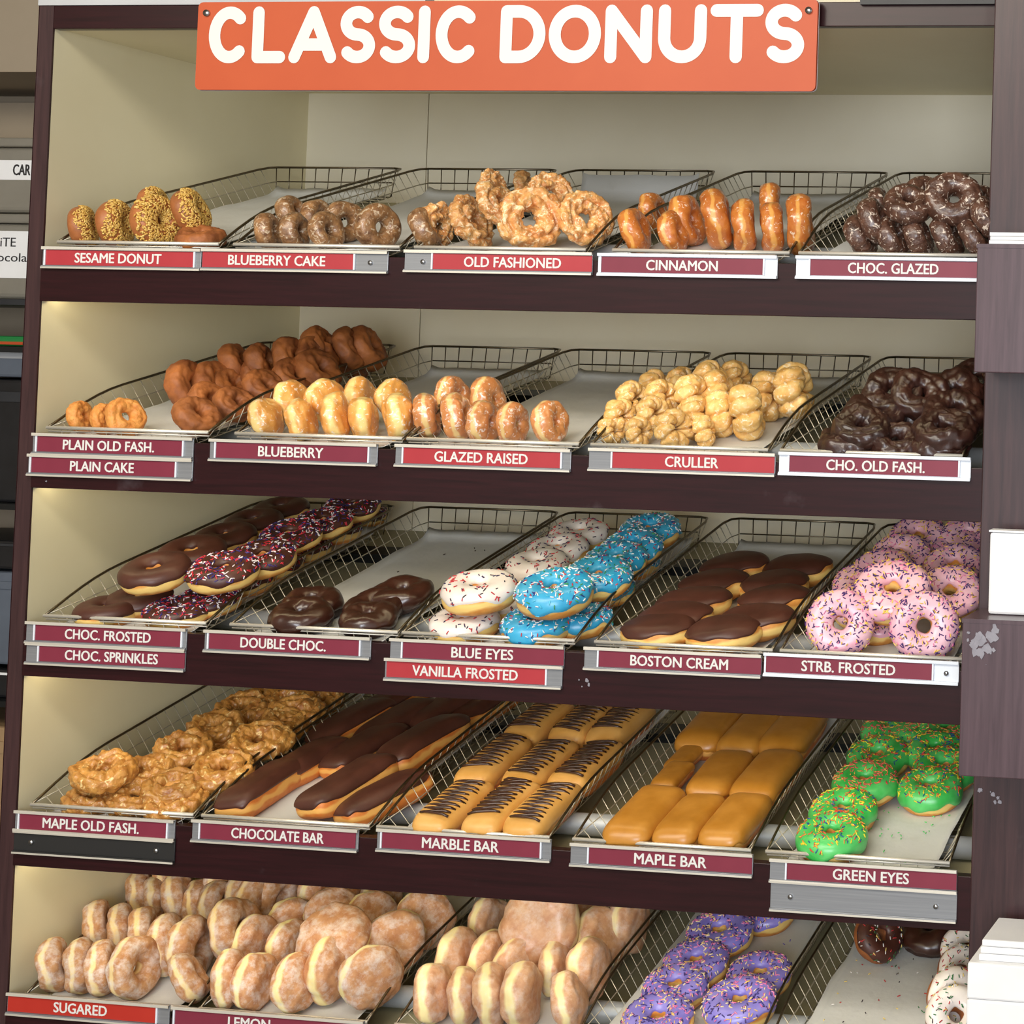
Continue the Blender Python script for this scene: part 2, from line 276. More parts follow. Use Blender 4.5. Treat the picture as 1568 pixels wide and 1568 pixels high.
ITEMS=[
(1, 0, 'sesame', 'front row', 1, 4, 0.0429, 0.0286, 0.0327, 26, 5, 0.88),
(1, 0, 'sesame', 'front row', 2, 4, 0.0963, 0.033, 0.0373, 14, 5, 1.0),
(1, 0, 'sesame', 'front row', 3, 4, 0.164, 0.036, 0.0419, -8, 12, 1.08),
(1, 0, 'pcake', 'front row', 4, 4, 0.2404, 0.0328, 0.0168, -60, 86, 0.85),
(1, 0, 'sesame', 'back row', 1, 2, 0.1296, 0.0796, 0.0566, 12, 5, 0.85),
(1, 0, 'sesame', 'back row', 2, 2, 0.2026, 0.0663, 0.0514, 18, 18, 1.0),
(1, 1, 'bcake', 'front row', 1, 4, 0.3572, 0.03, 0.0301, 12, 8, 0.8),
(1, 1, 'bcake', 'front row', 2, 4, 0.4033, 0.0279, 0.0301, 8, 8, 0.8),
(1, 1, 'bcake', 'front row', 3, 4, 0.4564, 0.0263, 0.032, -8, 18, 0.82),
(1, 1, 'bcake', 'front row', 4, 4, 0.5342, 0.0375, 0.0372, -25, 8, 0.98),
(1, 1, 'bcake', 'back row', 1, 3, 0.3515, 0.1036, 0.0434, 5, 20, 0.85),
(1, 1, 'bcake', 'back row', 2, 3, 0.3774, 0.1276, 0.033, 0, 15, 0.85),
(1, 1, 'bcake', 'back row', 3, 3, 0.4462, 0.0906, 0.0344, -30, 10, 0.9),
(1, 2, 'bcake', 'front row', 1, 5, 0.6095, 0.0401, 0.0354, 20, 20, 0.9),
(1, 2, 'oldf', 'front row', 2, 5, 0.6145, 0.0654, 0.035, -10, 0, 0.72),
(1, 2, 'oldf', 'front row', 3, 5, 0.6809, 0.0515, 0.0445, 5, 25, 0.86),
(1, 2, 'oldf', 'front row', 4, 5, 0.7795, 0.046, 0.0521, -42, 22, 1.0),
(1, 2, 'oldf', 'front row', 5, 5, 0.8498, 0.0843, 0.0466, -34, 25, 0.9),
(1, 2, 'oldf', 'back row', 1, 4, 0.7339, 0.0371, 0.0758, 0, 30, 0.8),
(1, 2, 'oldf', 'back row', 2, 4, 0.6873, 0.1182, 0.0859, 0, 20, 0.6),
(1, 2, 'oldf', 'back row', 3, 4, 0.6498, 0.2823, 0.054, 20, 0, 0.7),
(1, 2, 'oldf', 'back row', 4, 4, 0.7548, 0.1659, 0.0682, -40, 30, 0.75),
(1, 3, 'cinn', 'front row', 1, 5, 0.9491, 0.0382, 0.0374, 8, 15, 0.78),
(1, 3, 'cinn', 'front row', 2, 5, 1.0058, 0.042, 0.0344, 4, 15, 0.72),
(1, 3, 'cinn', 'front row', 3, 5, 1.1049, 0.0749, 0.0395, 20, 0, 0.88),
(1, 3, 'cinn', 'front row', 4, 5, 1.1498, 0.0718, 0.0376, 22, 0, 0.84),
(1, 3, 'cinn', 'front row', 5, 5, 1.1938, 0.0722, 0.0441, 18, 0, 0.98),
(1, 3, 'cinn', 'back row', 1, 4, 0.9178, 0.1768, 0.0389, 0, 10, 0.72),
(1, 3, 'cinn', 'back row', 2, 4, 1.0066, 0.0968, 0.0422, 0, 14, 0.88),
(1, 3, 'cinn', 'back row', 3, 4, 1.0595, 0.0846, 0.0471, 20, 8, 1.0),
(1, 3, 'cinn', 'back row', 4, 4, 1.1189, 0.1529, 0.0558, 20, 0, 0.8),
(1, 4, 'cglz', 'front row', 1, 5, 1.3004, 0.0291, 0.0353, 0, 25, 0.85),
(1, 4, 'cglz', 'front row', 2, 5, 1.3497, 0.0291, 0.0351, -5, 30, 0.85),
(1, 4, 'cglz', 'front row', 3, 5, 1.387, 0.0291, 0.0352, 5, 20, 0.85),
(1, 4, 'cglz', 'front row', 4, 5, 1.43, 0.0291, 0.0353, 5, 25, 0.85),
(1, 4, 'cglz', 'front row', 5, 5, 1.4709, 0.0291, 0.0351, 10, 30, 0.85),
(1, 4, 'cglz', 'upper row', 1, 4, 1.3226, 0.0311, 0.0575, 0, 25, 0.9),
(1, 4, 'cglz', 'upper row', 2, 4, 1.3733, 0.033, 0.0819, -60, 60, 0.95),
(1, 4, 'cglz', 'upper row', 3, 4, 1.4404, 0.0389, 0.0897, -73, 38, 1.1),
(1, 4, 'cglz', 'upper row', 4, 4, 1.4913, 0.0291, 0.0651, 0, 30, 0.85),
(1, 4, 'cglz', 'back row', 1, 3, 1.2815, 0.1965, 0.051, 10, 20, 0.75),
(1, 4, 'cglz', 'back row', 2, 3, 1.3676, 0.1592, 0.0736, -40, 50, 0.9),
(1, 4, 'cglz', 'back row', 3, 3, 1.4537, 0.1682, 0.0619, -20, 40, 0.8),
(2, 0, 'plainold', 'front row', 1, 4, 0.047, 0.0348, 0.0265, 10, 10, 0.62),
(2, 0, 'plainold', 'front row', 2, 4, 0.0917, 0.0306, 0.0256, 0, 10, 0.6),
(2, 0, 'plainold', 'front row', 3, 4, 0.1305, 0.0275, 0.0316, -22, 25, 0.72),
(2, 0, 'pcake', 'front row', 4, 4, 0.2494, 0.0317, 0.0343, -10, 48, 0.85),
(2, 0, 'pcake', 'second row', 1, 2, 0.1987, 0.1312, 0.0348, -10, 35, 0.8),
(2, 0, 'pcake', 'second row', 2, 2, 0.2523, 0.1176, 0.0329, -10, 45, 0.8),
(2, 0, 'pcake', 'third row', 1, 4, 0.1337, 0.1755, 0.047, 5, 22, 1.05),
(2, 0, 'pcake', 'third row', 2, 4, 0.1533, 0.2098, 0.0444, 0, 30, 1.0),
(2, 0, 'pcake', 'third row', 3, 4, 0.1716, 0.2264, 0.0379, -10, 42, 0.9),
(2, 0, 'pcake', 'third row', 4, 4, 0.2563, 0.1887, 0.0451, -10, 45, 0.85),
(2, 0, 'pcake', 'fourth row', 1, 4, 0.1547, 0.267, 0.0678, 15, 20, 0.85),
(2, 0, 'pcake', 'fourth row', 2, 4, 0.1977, 0.272, 0.0678, 15, 20, 0.85),
(2, 0, 'pcake', 'fourth row', 3, 4, 0.2023, 0.2638, 0.0462, -5, 40, 0.85),
(2, 0, 'pcake', 'fourth row', 4, 4, 0.2689, 0.2509, 0.0484, -5, 40, 0.9),
(2, 0, 'pcake', 'fifth row', 1, 3, 0.2342, 0.298, 0.0701, 10, 20, 0.9),
(2, 0, 'pcake', 'fifth row', 2, 3, 0.2866, 0.2887, 0.0532, 0, 38, 1.0),
(2, 0, 'pcake', 'fifth row', 3, 3, 0.2601, 0.3297, 0.0688, 0, 38, 0.9),
(2, 0, 'pcake', 'back row', 1, 4, 0.2471, 0.3664, 0.0771, 15, 30, 0.95),
(2, 0, 'pcake', 'back row', 2, 4, 0.2779, 0.3998, 0.0701, 15, 25, 0.9),
(2, 0, 'pcake', 'back row', 3, 4, 0.2912, 0.4309, 0.0647, 15, 25, 1.0),
(2, 0, 'pcake', 'back row', 4, 4, 0.2579, 0.4374, 0.0353, 10, 30, 0.8),
(2, 1, 'filled', 'front row', 1, 5, 0.3663, 0.0288, 0.0353, 8, 16, 0.82),
(2, 1, 'filled', 'front row', 2, 5, 0.4246, 0.0307, 0.035, 14, 14, 0.82),
(2, 1, 'filled', 'front row', 3, 5, 0.4721, 0.0448, 0.0381, 22, 8, 0.92),
(2, 1, 'filled', 'front row', 4, 5, 0.517, 0.0467, 0.0348, 24, 2, 0.88),
(2, 1, 'filled', 'front row', 5, 5, 0.5683, 0.0547, 0.0375, 26, 4, 0.93),
(2, 1, 'filled', 'back row', 1, 4, 0.3711, 0.0896, 0.0489, 0, 18, 0.85),
(2, 1, 'filled', 'back row', 2, 4, 0.4238, 0.097, 0.0496, -10, 14, 0.88),
(2, 1, 'filled', 'back row', 3, 4, 0.4678, 0.1223, 0.0493, 0, 10, 0.82),
(2, 1, 'filled', 'back row', 4, 4, 0.5239, 0.1187, 0.0484, -5, 10, 0.8),
(2, 2, 'glazed', 'front row', 1, 5, 0.6099, 0.0644, 0.0363, 25, 5, 0.84),
(2, 2, 'glazed', 'front row', 2, 5, 0.6636, 0.0563, 0.0387, 18, 8, 0.88),
(2, 2, 'glazed', 'front row', 3, 5, 0.7117, 0.0491, 0.0337, 0, 5, 0.78),
(2, 2, 'glazed', 'front row', 4, 5, 0.7556, 0.0538, 0.0328, -5, 5, 0.76),
(2, 2, 'glazed', 'front row', 5, 5, 0.816, 0.053, 0.0357, -6, 12, 0.8),
(2, 2, 'glazed', 'back row', 1, 2, 0.6079, 0.1446, 0.0469, 0, 8, 0.84),
(2, 2, 'glazed', 'back row', 2, 2, 0.6701, 0.1428, 0.0458, 0, 8, 0.86),
(2, 3, 'cruller', 'front row', 1, 4, 0.9083, 0.0634, 0.0227, -15, 10, 0.55),
(2, 3, 'cruller', 'front row', 2, 4, 0.9537, 0.0594, 0.024, -15, 10, 0.58),
(2, 3, 'cruller', 'front row', 3, 4, 1.0146, 0.0479, 0.0326, -25, 15, 0.76),
(2, 3, 'cruller', 'front row', 4, 4, 1.0517, 0.0717, 0.0249, 15, 10, 0.6),
(2, 3, 'cruller', 'second row', 1, 5, 0.9123, 0.0889, 0.0391, -15, 15, 0.68),
(2, 3, 'cruller', 'second row', 2, 5, 0.961, 0.0976, 0.0425, -20, 20, 0.7),
(2, 3, 'cruller', 'second row', 3, 5, 1.0251, 0.1081, 0.0357, 10, 10, 0.85),
(2, 3, 'cruller', 'second row', 4, 5, 1.0536, 0.1339, 0.0365, 15, 5, 0.9),
(2, 3, 'cruller', 'second row', 5, 5, 1.1005, 0.124, 0.0432, 18, 5, 1.06),
(2, 3, 'cruller', 'third row', 1, 4, 0.8992, 0.1645, 0.048, -10, 25, 0.75),
(2, 3, 'cruller', 'third row', 2, 4, 0.9504, 0.1581, 0.053, -10, 25, 0.75),
(2, 3, 'cruller', 'third row', 3, 4, 1.0088, 0.136, 0.0616, 0, 15, 0.85),
(2, 3, 'cruller', 'third row', 4, 4, 1.0302, 0.1883, 0.0588, 10, 15, 0.9),
(2, 3, 'cruller', 'back row', 1, 6, 0.8991, 0.252, 0.0477, -10, 20, 0.75),
(2, 3, 'cruller', 'back row', 2, 6, 0.9427, 0.2539, 0.0527, -5, 20, 0.75),
(2, 3, 'cruller', 'back row', 3, 6, 1.0056, 0.219, 0.0672, 0, 20, 0.85),
(2, 3, 'cruller', 'back row', 4, 6, 1.0289, 0.2702, 0.06, 0, 20, 0.8),
(2, 3, 'cruller', 'back row', 5, 6, 1.0933, 0.2412, 0.0413, -20, 10, 0.98),
(2, 3, 'cruller', 'back row', 6, 6, 1.1465, 0.2082, 0.0584, 5, 10, 1.1),
(2, 4, 'chold', 'front row', 1, 3, 1.2885, 0.0416, 0.0211, -70, 85.0, 1.0),
(2, 4, 'chold', 'front row', 2, 3, 1.36, 0.0344, 0.0283, -60, 65.0, 0.8),
(2, 4, 'chold', 'front row', 3, 3, 1.4246, 0.0416, 0.0251, -70, 80.0, 1.0),
(2, 4, 'chold', 'second row', 1, 3, 1.3092, 0.0416, 0.0457, -70, 70.0, 0.95),
(2, 4, 'chold', 'second row', 2, 3, 1.3472, 0.1278, 0.0198, -70, 80.0, 0.8),
(2, 4, 'chold', 'second row', 3, 3, 1.4303, 0.044, 0.0438, -60, 75.0, 1.0),
(2, 4, 'chold', 'third row', 1, 3, 1.3143, 0.0918, 0.0557, -70, 70.0, 0.95),
(2, 4, 'chold', 'third row', 2, 3, 1.3633, 0.1421, 0.0473, -70, 75.0, 0.95),
(2, 4, 'chold', 'third row', 3, 3, 1.4324, 0.0987, 0.0573, -60, 70.0, 1.0),
(2, 4, 'chold', 'back row', 1, 4, 1.3303, 0.1288, 0.0777, -80, 50.0, 0.98),
(2, 4, 'chold', 'back row', 2, 4, 1.3727, 0.1221, 0.0783, -60, 45.0, 0.95),
(2, 4, 'chold', 'back row', 3, 4, 1.4211, 0.1527, 0.0728, -80, 60.0, 0.98),
(2, 4, 'chold', 'back row', 4, 4, 1.44, 0.2096, 0.0792, -80, 55.0, 0.95),
(3, 0, 'chfr', 'lower left column', 1, 2, 0.1032, 0.0407, 0.0152, -90, 90, 0.98),
(3, 0, 'chfr', 'lower left column', 2, 2, 0.1282, 0.0807, 0.02, -90, 84, 0.98),
(3, 0, 'chfr', 'upper left column', 1, 5, 0.1871, 0.0468, 0.0798, -85, 80, 1.05),
(3, 0, 'chfr', 'upper left column', 2, 5, 0.1719, 0.1528, 0.0734, -85, 82, 1.06),
(3, 0, 'chfr', 'upper left column', 3, 5, 0.1401, 0.2799, 0.0596, -85, 85, 1.0),
(3, 0, 'chfr', 'upper left column', 4, 5, 0.1165, 0.3887, 0.0518, -85, 88, 0.98),
(3, 0, 'chfr', 'upper left column', 5, 5, 0.105, 0.4836, 0.0468, -85, 88, 0.98),
(3, 0, 'spr', 'lower right column', 1, 7, 0.2144, 0.0512, 0.015, -90, 90, 0.97),
(3, 0, 'spr', 'lower right column', 2, 7, 0.2359, 0.0961, 0.0182, -90, 86, 0.97),
(3, 0, 'spr', 'lower right column', 3, 7, 0.2245, 0.197, 0.0147, -90, 90, 0.95),
(3, 0, 'spr', 'lower right column', 4, 7, 0.2239, 0.2812, 0.0147, -90, 90, 0.95),
(3, 0, 'spr', 'lower right column', 5, 7, 0.2154, 0.3729, 0.0147, -90, 90, 0.95),
(3, 0, 'spr', 'lower right column', 6, 7, 0.2111, 0.4747, 0.0147, -90, 90, 0.95),
(3, 0, 'spr', 'lower right column', 7, 7, 0.2051, 0.5665, 0.0147, -90, 90, 0.95),
(3, 0, 'spr', 'upper right column', 1, 5, 0.2803, 0.0762, 0.0739, -85, 82, 1.08),
(3, 0, 'spr', 'upper right column', 2, 5, 0.2903, 0.159, 0.0696, -85, 80, 1.04),
(3, 0, 'spr', 'upper right column', 3, 5, 0.2594, 0.2818, 0.067, -85, 82, 1.0),
(3, 0, 'spr', 'upper right column', 4, 5, 0.256, 0.3788, 0.06, -85, 84, 0.98),
(3, 0, 'spr', 'upper right column', 5, 5, 0.2504, 0.4744, 0.0596, -85, 84, 0.96),
(3, 1, 'dbl', 'left column', 1, 2, 0.4321, 0.0378, 0.0215, -80, 84, 1.0),
(3, 1, 'dbl', 'left column', 2, 2, 0.4153, 0.0909, 0.0215, -80, 84, 1.0),
(3, 1, 'dbl', 'right column', 1, 3, 0.5385, 0.0446, 0.0204, -80, 84, 0.95),
(3, 1, 'dbl', 'right column', 2, 3, 0.5173, 0.0959, 0.0211, -80, 84, 0.98),
(3, 1, 'dbl', 'right column', 3, 3, 0.5379, 0.1394, 0.026, -80, 84, 1.02),
(3, 2, 'van', 'lower left column', 1, 3, 0.6951, 0.0435, 0.0197, -90, 88.0, 1.0),
(3, 2, 'van', 'lower left column', 2, 3, 0.6665, 0.2315, 0.0161, -90, 90.0, 0.9),
(3, 2, 'van', 'lower left column', 3, 3, 0.6949, 0.1351, 0.0161, -90, 90.0, 0.9),
(3, 2, 'van', 'upper left column', 1, 4, 0.7201, 0.0473, 0.0712, -80, 86, 1.08),
(3, 2, 'van', 'upper left column', 2, 4, 0.7218, 0.2265, 0.0508, -80, 86, 0.97),
(3, 2, 'van', 'upper left column', 3, 4, 0.7177, 0.3076, 0.0508, -80, 86, 0.97),
(3, 2, 'van', 'upper left column', 4, 4, 0.7104, 0.3993, 0.0488, -80, 86, 0.97),
(3, 2, 'blue', 'lower right column', 1, 4, 0.8099, 0.0445, 0.0219, -90, 86.0, 1.02),
(3, 2, 'blue', 'lower right column', 2, 4, 0.8581, 0.0907, 0.0161, -90, 90.0, 0.9),
(3, 2, 'blue', 'lower right column', 3, 4, 0.8322, 0.2269, 0.0171, -90, 90.0, 0.95),
(3, 2, 'blue', 'lower right column', 4, 4, 0.8215, 0.3576, 0.0161, -90, 90.0, 0.9),
(3, 2, 'blue', 'upper right column', 1, 5, 0.8401, 0.0492, 0.0729, -80, 82, 1.12),
(3, 2, 'blue', 'upper right column', 2, 5, 0.8505, 0.1691, 0.0558, -80, 82, 1.04),
(3, 2, 'blue', 'upper right column', 3, 5, 0.8406, 0.2572, 0.0543, -80, 82, 0.98),
(3, 2, 'blue', 'upper right column', 4, 5, 0.8401, 0.3211, 0.0557, -80, 82, 0.96),
(3, 2, 'blue', 'upper right column', 5, 5, 0.8295, 0.4184, 0.0543, -80, 82, 0.98),
(3, 3, 'boston', 'left column', 1, 5, 1.002, 0.0435, 0.0228, 170, 85, 1.0),
(3, 3, 'boston', 'left column', 2, 5, 1.0097, 0.0887, 0.0237, 170, 85, 1.04),
(3, 3, 'boston', 'left column', 3, 5, 1.0097, 0.1625, 0.0235, 170, 85, 1.03),
(3, 3, 'boston', 'left column', 4, 5, 1.0064, 0.2541, 0.0228, 170, 85, 1.0),
(3, 3, 'boston', 'left column', 5, 5, 1.0103, 0.3354, 0.0233, 170, 85, 1.02),
(3, 3, 'boston', 'right column', 1, 5, 1.1051, 0.0445, 0.0233, 170, 85, 1.02),
(3, 3, 'boston', 'right column', 2, 5, 1.1355, 0.0987, 0.0237, 170, 85, 1.04),
(3, 3, 'boston', 'right column', 3, 5, 1.1278, 0.1944, 0.0228, 170, 85, 1.0),
(3, 3, 'boston', 'right column', 4, 5, 1.1054, 0.2569, 0.0228, 170, 85, 1.0),
(3, 3, 'boston', 'right column', 5, 5, 1.1165, 0.3377, 0.0235, 170, 85, 1.03),
(3, 4, 'strb', 'front row', 1, 3, 1.2832, 0.044, 0.0503, -72, 22.0, 0.98),
(3, 4, 'strb', 'front row', 2, 3, 1.316, 0.1219, 0.0133, -60, 92.0, 0.85),
(3, 4, 'strb', 'front row', 3, 3, 1.4086, 0.045, 0.0513, -70, 24.0, 1.0),
(3, 4, 'strb', 'second row', 1, 3, 1.2762, 0.1641, 0.0316, -75, 67.0, 0.9),
(3, 4, 'strb', 'second row', 2, 3, 1.3464, 0.1011, 0.0792, -78, 62.0, 1.15),
(3, 4, 'strb', 'second row', 3, 3, 1.415, 0.1729, 0.0554, -75, 57.0, 0.98),
(3, 4, 'strb', 'third row', 1, 3, 1.2635, 0.2206, 0.0451, -90, 72.0, 0.95),
(3, 4, 'strb', 'third row', 2, 3, 1.2861, 0.2522, 0.0567, -90, 72.0, 1.0),
(3, 4, 'strb', 'third row', 3, 3, 1.3887, 0.3042, 0.0502, -80, 67.0, 1.0),
(3, 4, 'strb', 'back row', 1, 4, 1.2944, 0.3275, 0.0584, -85, 67.0, 0.95),
(3, 4, 'strb', 'back row', 2, 4, 1.2968, 0.4212, 0.0576, -85, 62.0, 0.98),
(3, 4, 'strb', 'back row', 3, 4, 1.3723, 0.3947, 0.0464, -85, 70.0, 0.95),
(3, 4, 'strb', 'back row', 4, 4, 1.3824, 0.4267, 0.0614, -80, 62.0, 0.95),
(4, 0, 'mold', 'front row', 1, 4, 0.094, 0.0357, 0.0168, -60, 85.0, 0.95),
(4, 0, 'mold', 'front row', 2, 4, 0.1139, 0.0422, 0.059, -60, 78, 1.05),
(4, 0, 'mold', 'front row', 3, 4, 0.1671, 0.0395, 0.0216, -70, 78, 0.95),
(4, 0, 'mold', 'front row', 4, 4, 0.2344, 0.0378, 0.0214, -60, 80.0, 1.0),
(4, 0, 'mold', 'second row', 1, 4, 0.1313, 0.0838, 0.0314, -70, 80.0, 1.0),
(4, 0, 'mold', 'second row', 2, 4, 0.1522, 0.0859, 0.0404, -70, 78, 0.9),
(4, 0, 'mold', 'second row', 3, 4, 0.2185, 0.0571, 0.0348, -60, 78, 1.0),
(4, 0, 'mold', 'second row', 4, 4, 0.2429, 0.1059, 0.0192, -60, 80.0, 0.9),
(4, 0, 'mold', 'third row', 1, 4, 0.154, 0.1401, 0.0314, -60, 80.0, 1.0),
(4, 0, 'mold', 'third row', 2, 4, 0.1676, 0.1522, 0.049, -70, 78, 1.05),
(4, 0, 'mold', 'third row', 3, 4, 0.2643, 0.1105, 0.0402, -60, 78, 1.1),
(4, 0, 'mold', 'third row', 4, 4, 0.1698, 0.1769, 0.0214, -60, 80.0, 1.0),
(4, 0, 'mold', 'fourth row', 1, 4, 0.1674, 0.2309, 0.0314, -60, 80.0, 1.0),
(4, 0, 'mold', 'fourth row', 2, 4, 0.1614, 0.2386, 0.0483, -70, 78, 1.02),
(4, 0, 'mold', 'fourth row', 3, 4, 0.2168, 0.2288, 0.0203, -60, 80.0, 0.95),
(4, 0, 'mold', 'fourth row', 4, 4, 0.2706, 0.1984, 0.0502, -60, 78, 1.1),
(4, 0, 'mold', 'fifth row', 1, 4, 0.1879, 0.3005, 0.0314, -60, 80.0, 1.0),
(4, 0, 'mold', 'fifth row', 2, 4, 0.1477, 0.3293, 0.0428, -70, 78, 1.0),
(4, 0, 'mold', 'fifth row', 3, 4, 0.2466, 0.2882, 0.0375, -60, 80.0, 1.05),
(4, 0, 'mold', 'fifth row', 4, 4, 0.2484, 0.3225, 0.044, -60, 78, 1.05),
(4, 0, 'mold', 'back row', 1, 3, 0.1419, 0.4081, 0.0314, -60, 80.0, 1.0),
(4, 0, 'mold', 'back row', 2, 3, 0.2006, 0.3766, 0.0414, -70, 80.0, 1.0),
(4, 0, 'mold', 'back row', 3, 3, 0.2393, 0.4001, 0.0314, -60, 80.0, 1.0),
(4, 1, 'cbar', 'front row', 1, 4, 0.34, 0.0976, 0.019, 88, 0, 1.08),
(4, 1, 'cbar', 'front row', 2, 4, 0.3531, 0.1934, 0.019, 80, 0, 1.0),
(4, 1, 'cbar', 'front row', 3, 4, 0.4848, 0.0998, 0.031, 80, 0, 1.12),
(4, 1, 'cbar', 'front row', 4, 4, 0.5458, 0.0942, 0.019, 66, 0, 1.0),
(4, 1, 'cbar', 'middle row', 1, 3, 0.4191, 0.2526, 0.019, 78, 0, 1.05),
(4, 1, 'cbar', 'middle row', 2, 3, 0.5195, 0.2595, 0.033, 80, 0, 1.15),
(4, 1, 'cbar', 'middle row', 3, 3, 0.4996, 0.2173, 0.019, 76, 0, 1.0),
(4, 1, 'cbar', 'back row', 1, 5, 0.34, 0.3437, 0.019, 80, 0, 1.1),
(4, 1, 'cbar', 'back row', 2, 5, 0.4173, 0.3536, 0.019, 80, 0, 1.1),
(4, 1, 'cbar', 'back row', 3, 5, 0.4705, 0.4107, 0.019, 78, 0, 1.1),
(4, 1, 'cbar', 'back row', 4, 5, 0.524, 0.452, 0.019, 80, 0, 1.0),
(4, 1, 'cbar', 'back row', 5, 5, 0.3564, 0.4364, 0.019, 80, 0, 1.0),
(4, 2, 'mbar', 'front row', 1, 3, 0.6762, 0.0705, 0.019, 90, 0, 1.0),
(4, 2, 'mbar', 'front row', 2, 3, 0.7498, 0.0734, 0.019, 92, 0, 1.0),
(4, 2, 'mbar', 'front row', 3, 3, 0.817, 0.0755, 0.019, 90, 0, 1.02),
(4, 2, 'mbar', 'middle row', 1, 3, 0.658, 0.2253, 0.019, 90, 0, 1.03),
(4, 2, 'mbar', 'middle row', 2, 3, 0.7389, 0.2258, 0.019, 90, 0, 1.05),
(4, 2, 'mbar', 'middle row', 3, 3, 0.814, 0.2306, 0.019, 90, 0, 1.05),
(4, 2, 'mbar', 'back row', 1, 3, 0.6543, 0.3839, 0.019, 90, 0, 1.05),
(4, 2, 'mbar', 'back row', 2, 3, 0.7314, 0.3938, 0.019, 90, 0, 1.03),
(4, 2, 'mbar', 'back row', 3, 3, 0.7954, 0.3938, 0.019, 90, 0, 1.05),
(4, 3, 'maple', 'front row', 1, 3, 0.9779, 0.0757, 0.0195, 90, 0, 1.1),
(4, 3, 'maple', 'front row', 2, 3, 1.0493, 0.0742, 0.0195, 90, 0, 1.0),
(4, 3, 'maple', 'front row', 3, 3, 1.1178, 0.0788, 0.0195, 90, 0, 1.02),
(4, 3, 'maple', 'middle row', 1, 4, 0.9618, 0.2171, 0.0195, 90, 0, 0.62),
(4, 3, 'maple', 'middle row', 2, 4, 0.9534, 0.2846, 0.0195, 88, 0, 0.58),
(4, 3, 'maple', 'middle row', 3, 4, 1.0374, 0.2221, 0.0195, 92, 0, 1.02),
(4, 3, 'maple', 'middle row', 4, 4, 1.1139, 0.2296, 0.0195, 90, 0, 1.1),
(4, 3, 'maple', 'back row', 1, 3, 0.9564, 0.3942, 0.0195, 92, 0, 1.12),
(4, 3, 'maple', 'back row', 2, 3, 1.0297, 0.3902, 0.0195, 90, 0, 1.12),
(4, 3, 'maple', 'back row', 3, 3, 1.0976, 0.3963, 0.0195, 90, 0, 1.15),
(4, 4, 'green', 'left column', 1, 6, 1.2786, 0.0435, 0.0231, -75, 84, 1.0),
(4, 4, 'green', 'left column', 2, 6, 1.2697, 0.1244, 0.0226, -75, 84, 0.98),
(4, 4, 'green', 'left column', 3, 6, 1.279, 0.2079, 0.0306, -70, 84, 0.98),
(4, 4, 'green', 'left column', 4, 6, 1.2661, 0.3204, 0.0226, -75, 84, 0.98),
(4, 4, 'green', 'left column', 5, 6, 1.2583, 0.4256, 0.0226, -75, 84, 0.98),
(4, 4, 'green', 'left column', 6, 6, 1.2906, 0.4262, 0.0207, -75, 84, 0.9),
(4, 4, 'green', 'right column', 1, 4, 1.3795, 0.2155, 0.0224, -75, 84, 0.97),
(4, 4, 'green', 'right column', 2, 4, 1.3856, 0.2879, 0.0231, -80, 84, 1.0),
(4, 4, 'green', 'right column', 3, 4, 1.3513, 0.3531, 0.0219, -75, 84, 0.95),
(4, 4, 'green', 'right column', 4, 4, 1.3536, 0.4287, 0.0231, -75, 84, 1.0),
(5, 0, 'sugar', 'front row', 1, 5, 0.0426, 0.0422, 0.0407, 30, 5, 0.88),
(5, 0, 'sugar', 'front row', 2, 5, 0.0873, 0.0435, 0.0412, 25, 3, 0.9),
(5, 0, 'sugar', 'front row', 3, 5, 0.1241, 0.0445, 0.0412, 22, 3, 0.9),
(5, 0, 'sugar', 'front row', 4, 5, 0.1808, 0.042, 0.0471, -4, 8, 1.0),
(5, 0, 'sugar', 'front row', 5, 5, 0.2744, 0.0375, 0.0416, 35, 25, 0.86),
(5, 0, 'sugar', 'middle row', 1, 6, 0.0285, 0.1586, 0.0417, 30, 5, 0.9),
(5, 0, 'sugar', 'middle row', 2, 6, 0.0754, 0.15, 0.0407, 28, 5, 0.88),
(5, 0, 'sugar', 'middle row', 3, 6, 0.1188, 0.1458, 0.0417, 28, 5, 0.9),
(5, 0, 'sugar', 'middle row', 4, 6, 0.1824, 0.1129, 0.0467, 20, 6, 1.0),
(5, 0, 'sugar', 'middle row', 5, 6, 0.2304, 0.1027, 0.0493, 8, 5, 1.06),
(5, 0, 'sugar', 'middle row', 6, 6, 0.2812, 0.1406, 0.0642, 4, 15, 1.08),
(5, 0, 'sugar', 'back row', 1, 8, 0.0259, 0.259, 0.0407, 30, 5, 0.88),
(5, 0, 'sugar', 'back row', 2, 8, 0.0635, 0.2526, 0.0398, 28, 5, 0.86),
(5, 0, 'sugar', 'back row', 3, 8, 0.1077, 0.2463, 0.0462, 22, 8, 0.98),
(5, 0, 'sugar', 'back row', 4, 8, 0.1408, 0.2452, 0.0398, 20, 5, 0.86),
(5, 0, 'sugar', 'back row', 5, 8, 0.1751, 0.2419, 0.0417, 10, 5, 0.9),
(5, 0, 'sugar', 'back row', 6, 8, 0.2512, 0.2428, 0.0512, 0, 5, 1.1),
(5, 0, 'sugar', 'back row', 7, 8, 0.2696, 0.2652, 0.0475, -10, 10, 1.0),
(5, 0, 'sugar', 'back row', 8, 8, 0.2064, 0.2777, 0.0517, 0, 5, 0.9),
(5, 0, 'sugar', 'rearmost row', 1, 2, 0.0628, 0.2861, 0.0527, 20, 10, 0.9),
(5, 0, 'sugar', 'rearmost row', 2, 2, 0.162, 0.2856, 0.0527, 10, 10, 0.9),
(5, 1, 'lemon', 'front row', 1, 4, 0.3378, 0.0398, 0.0408, 20, 0, 0.95),
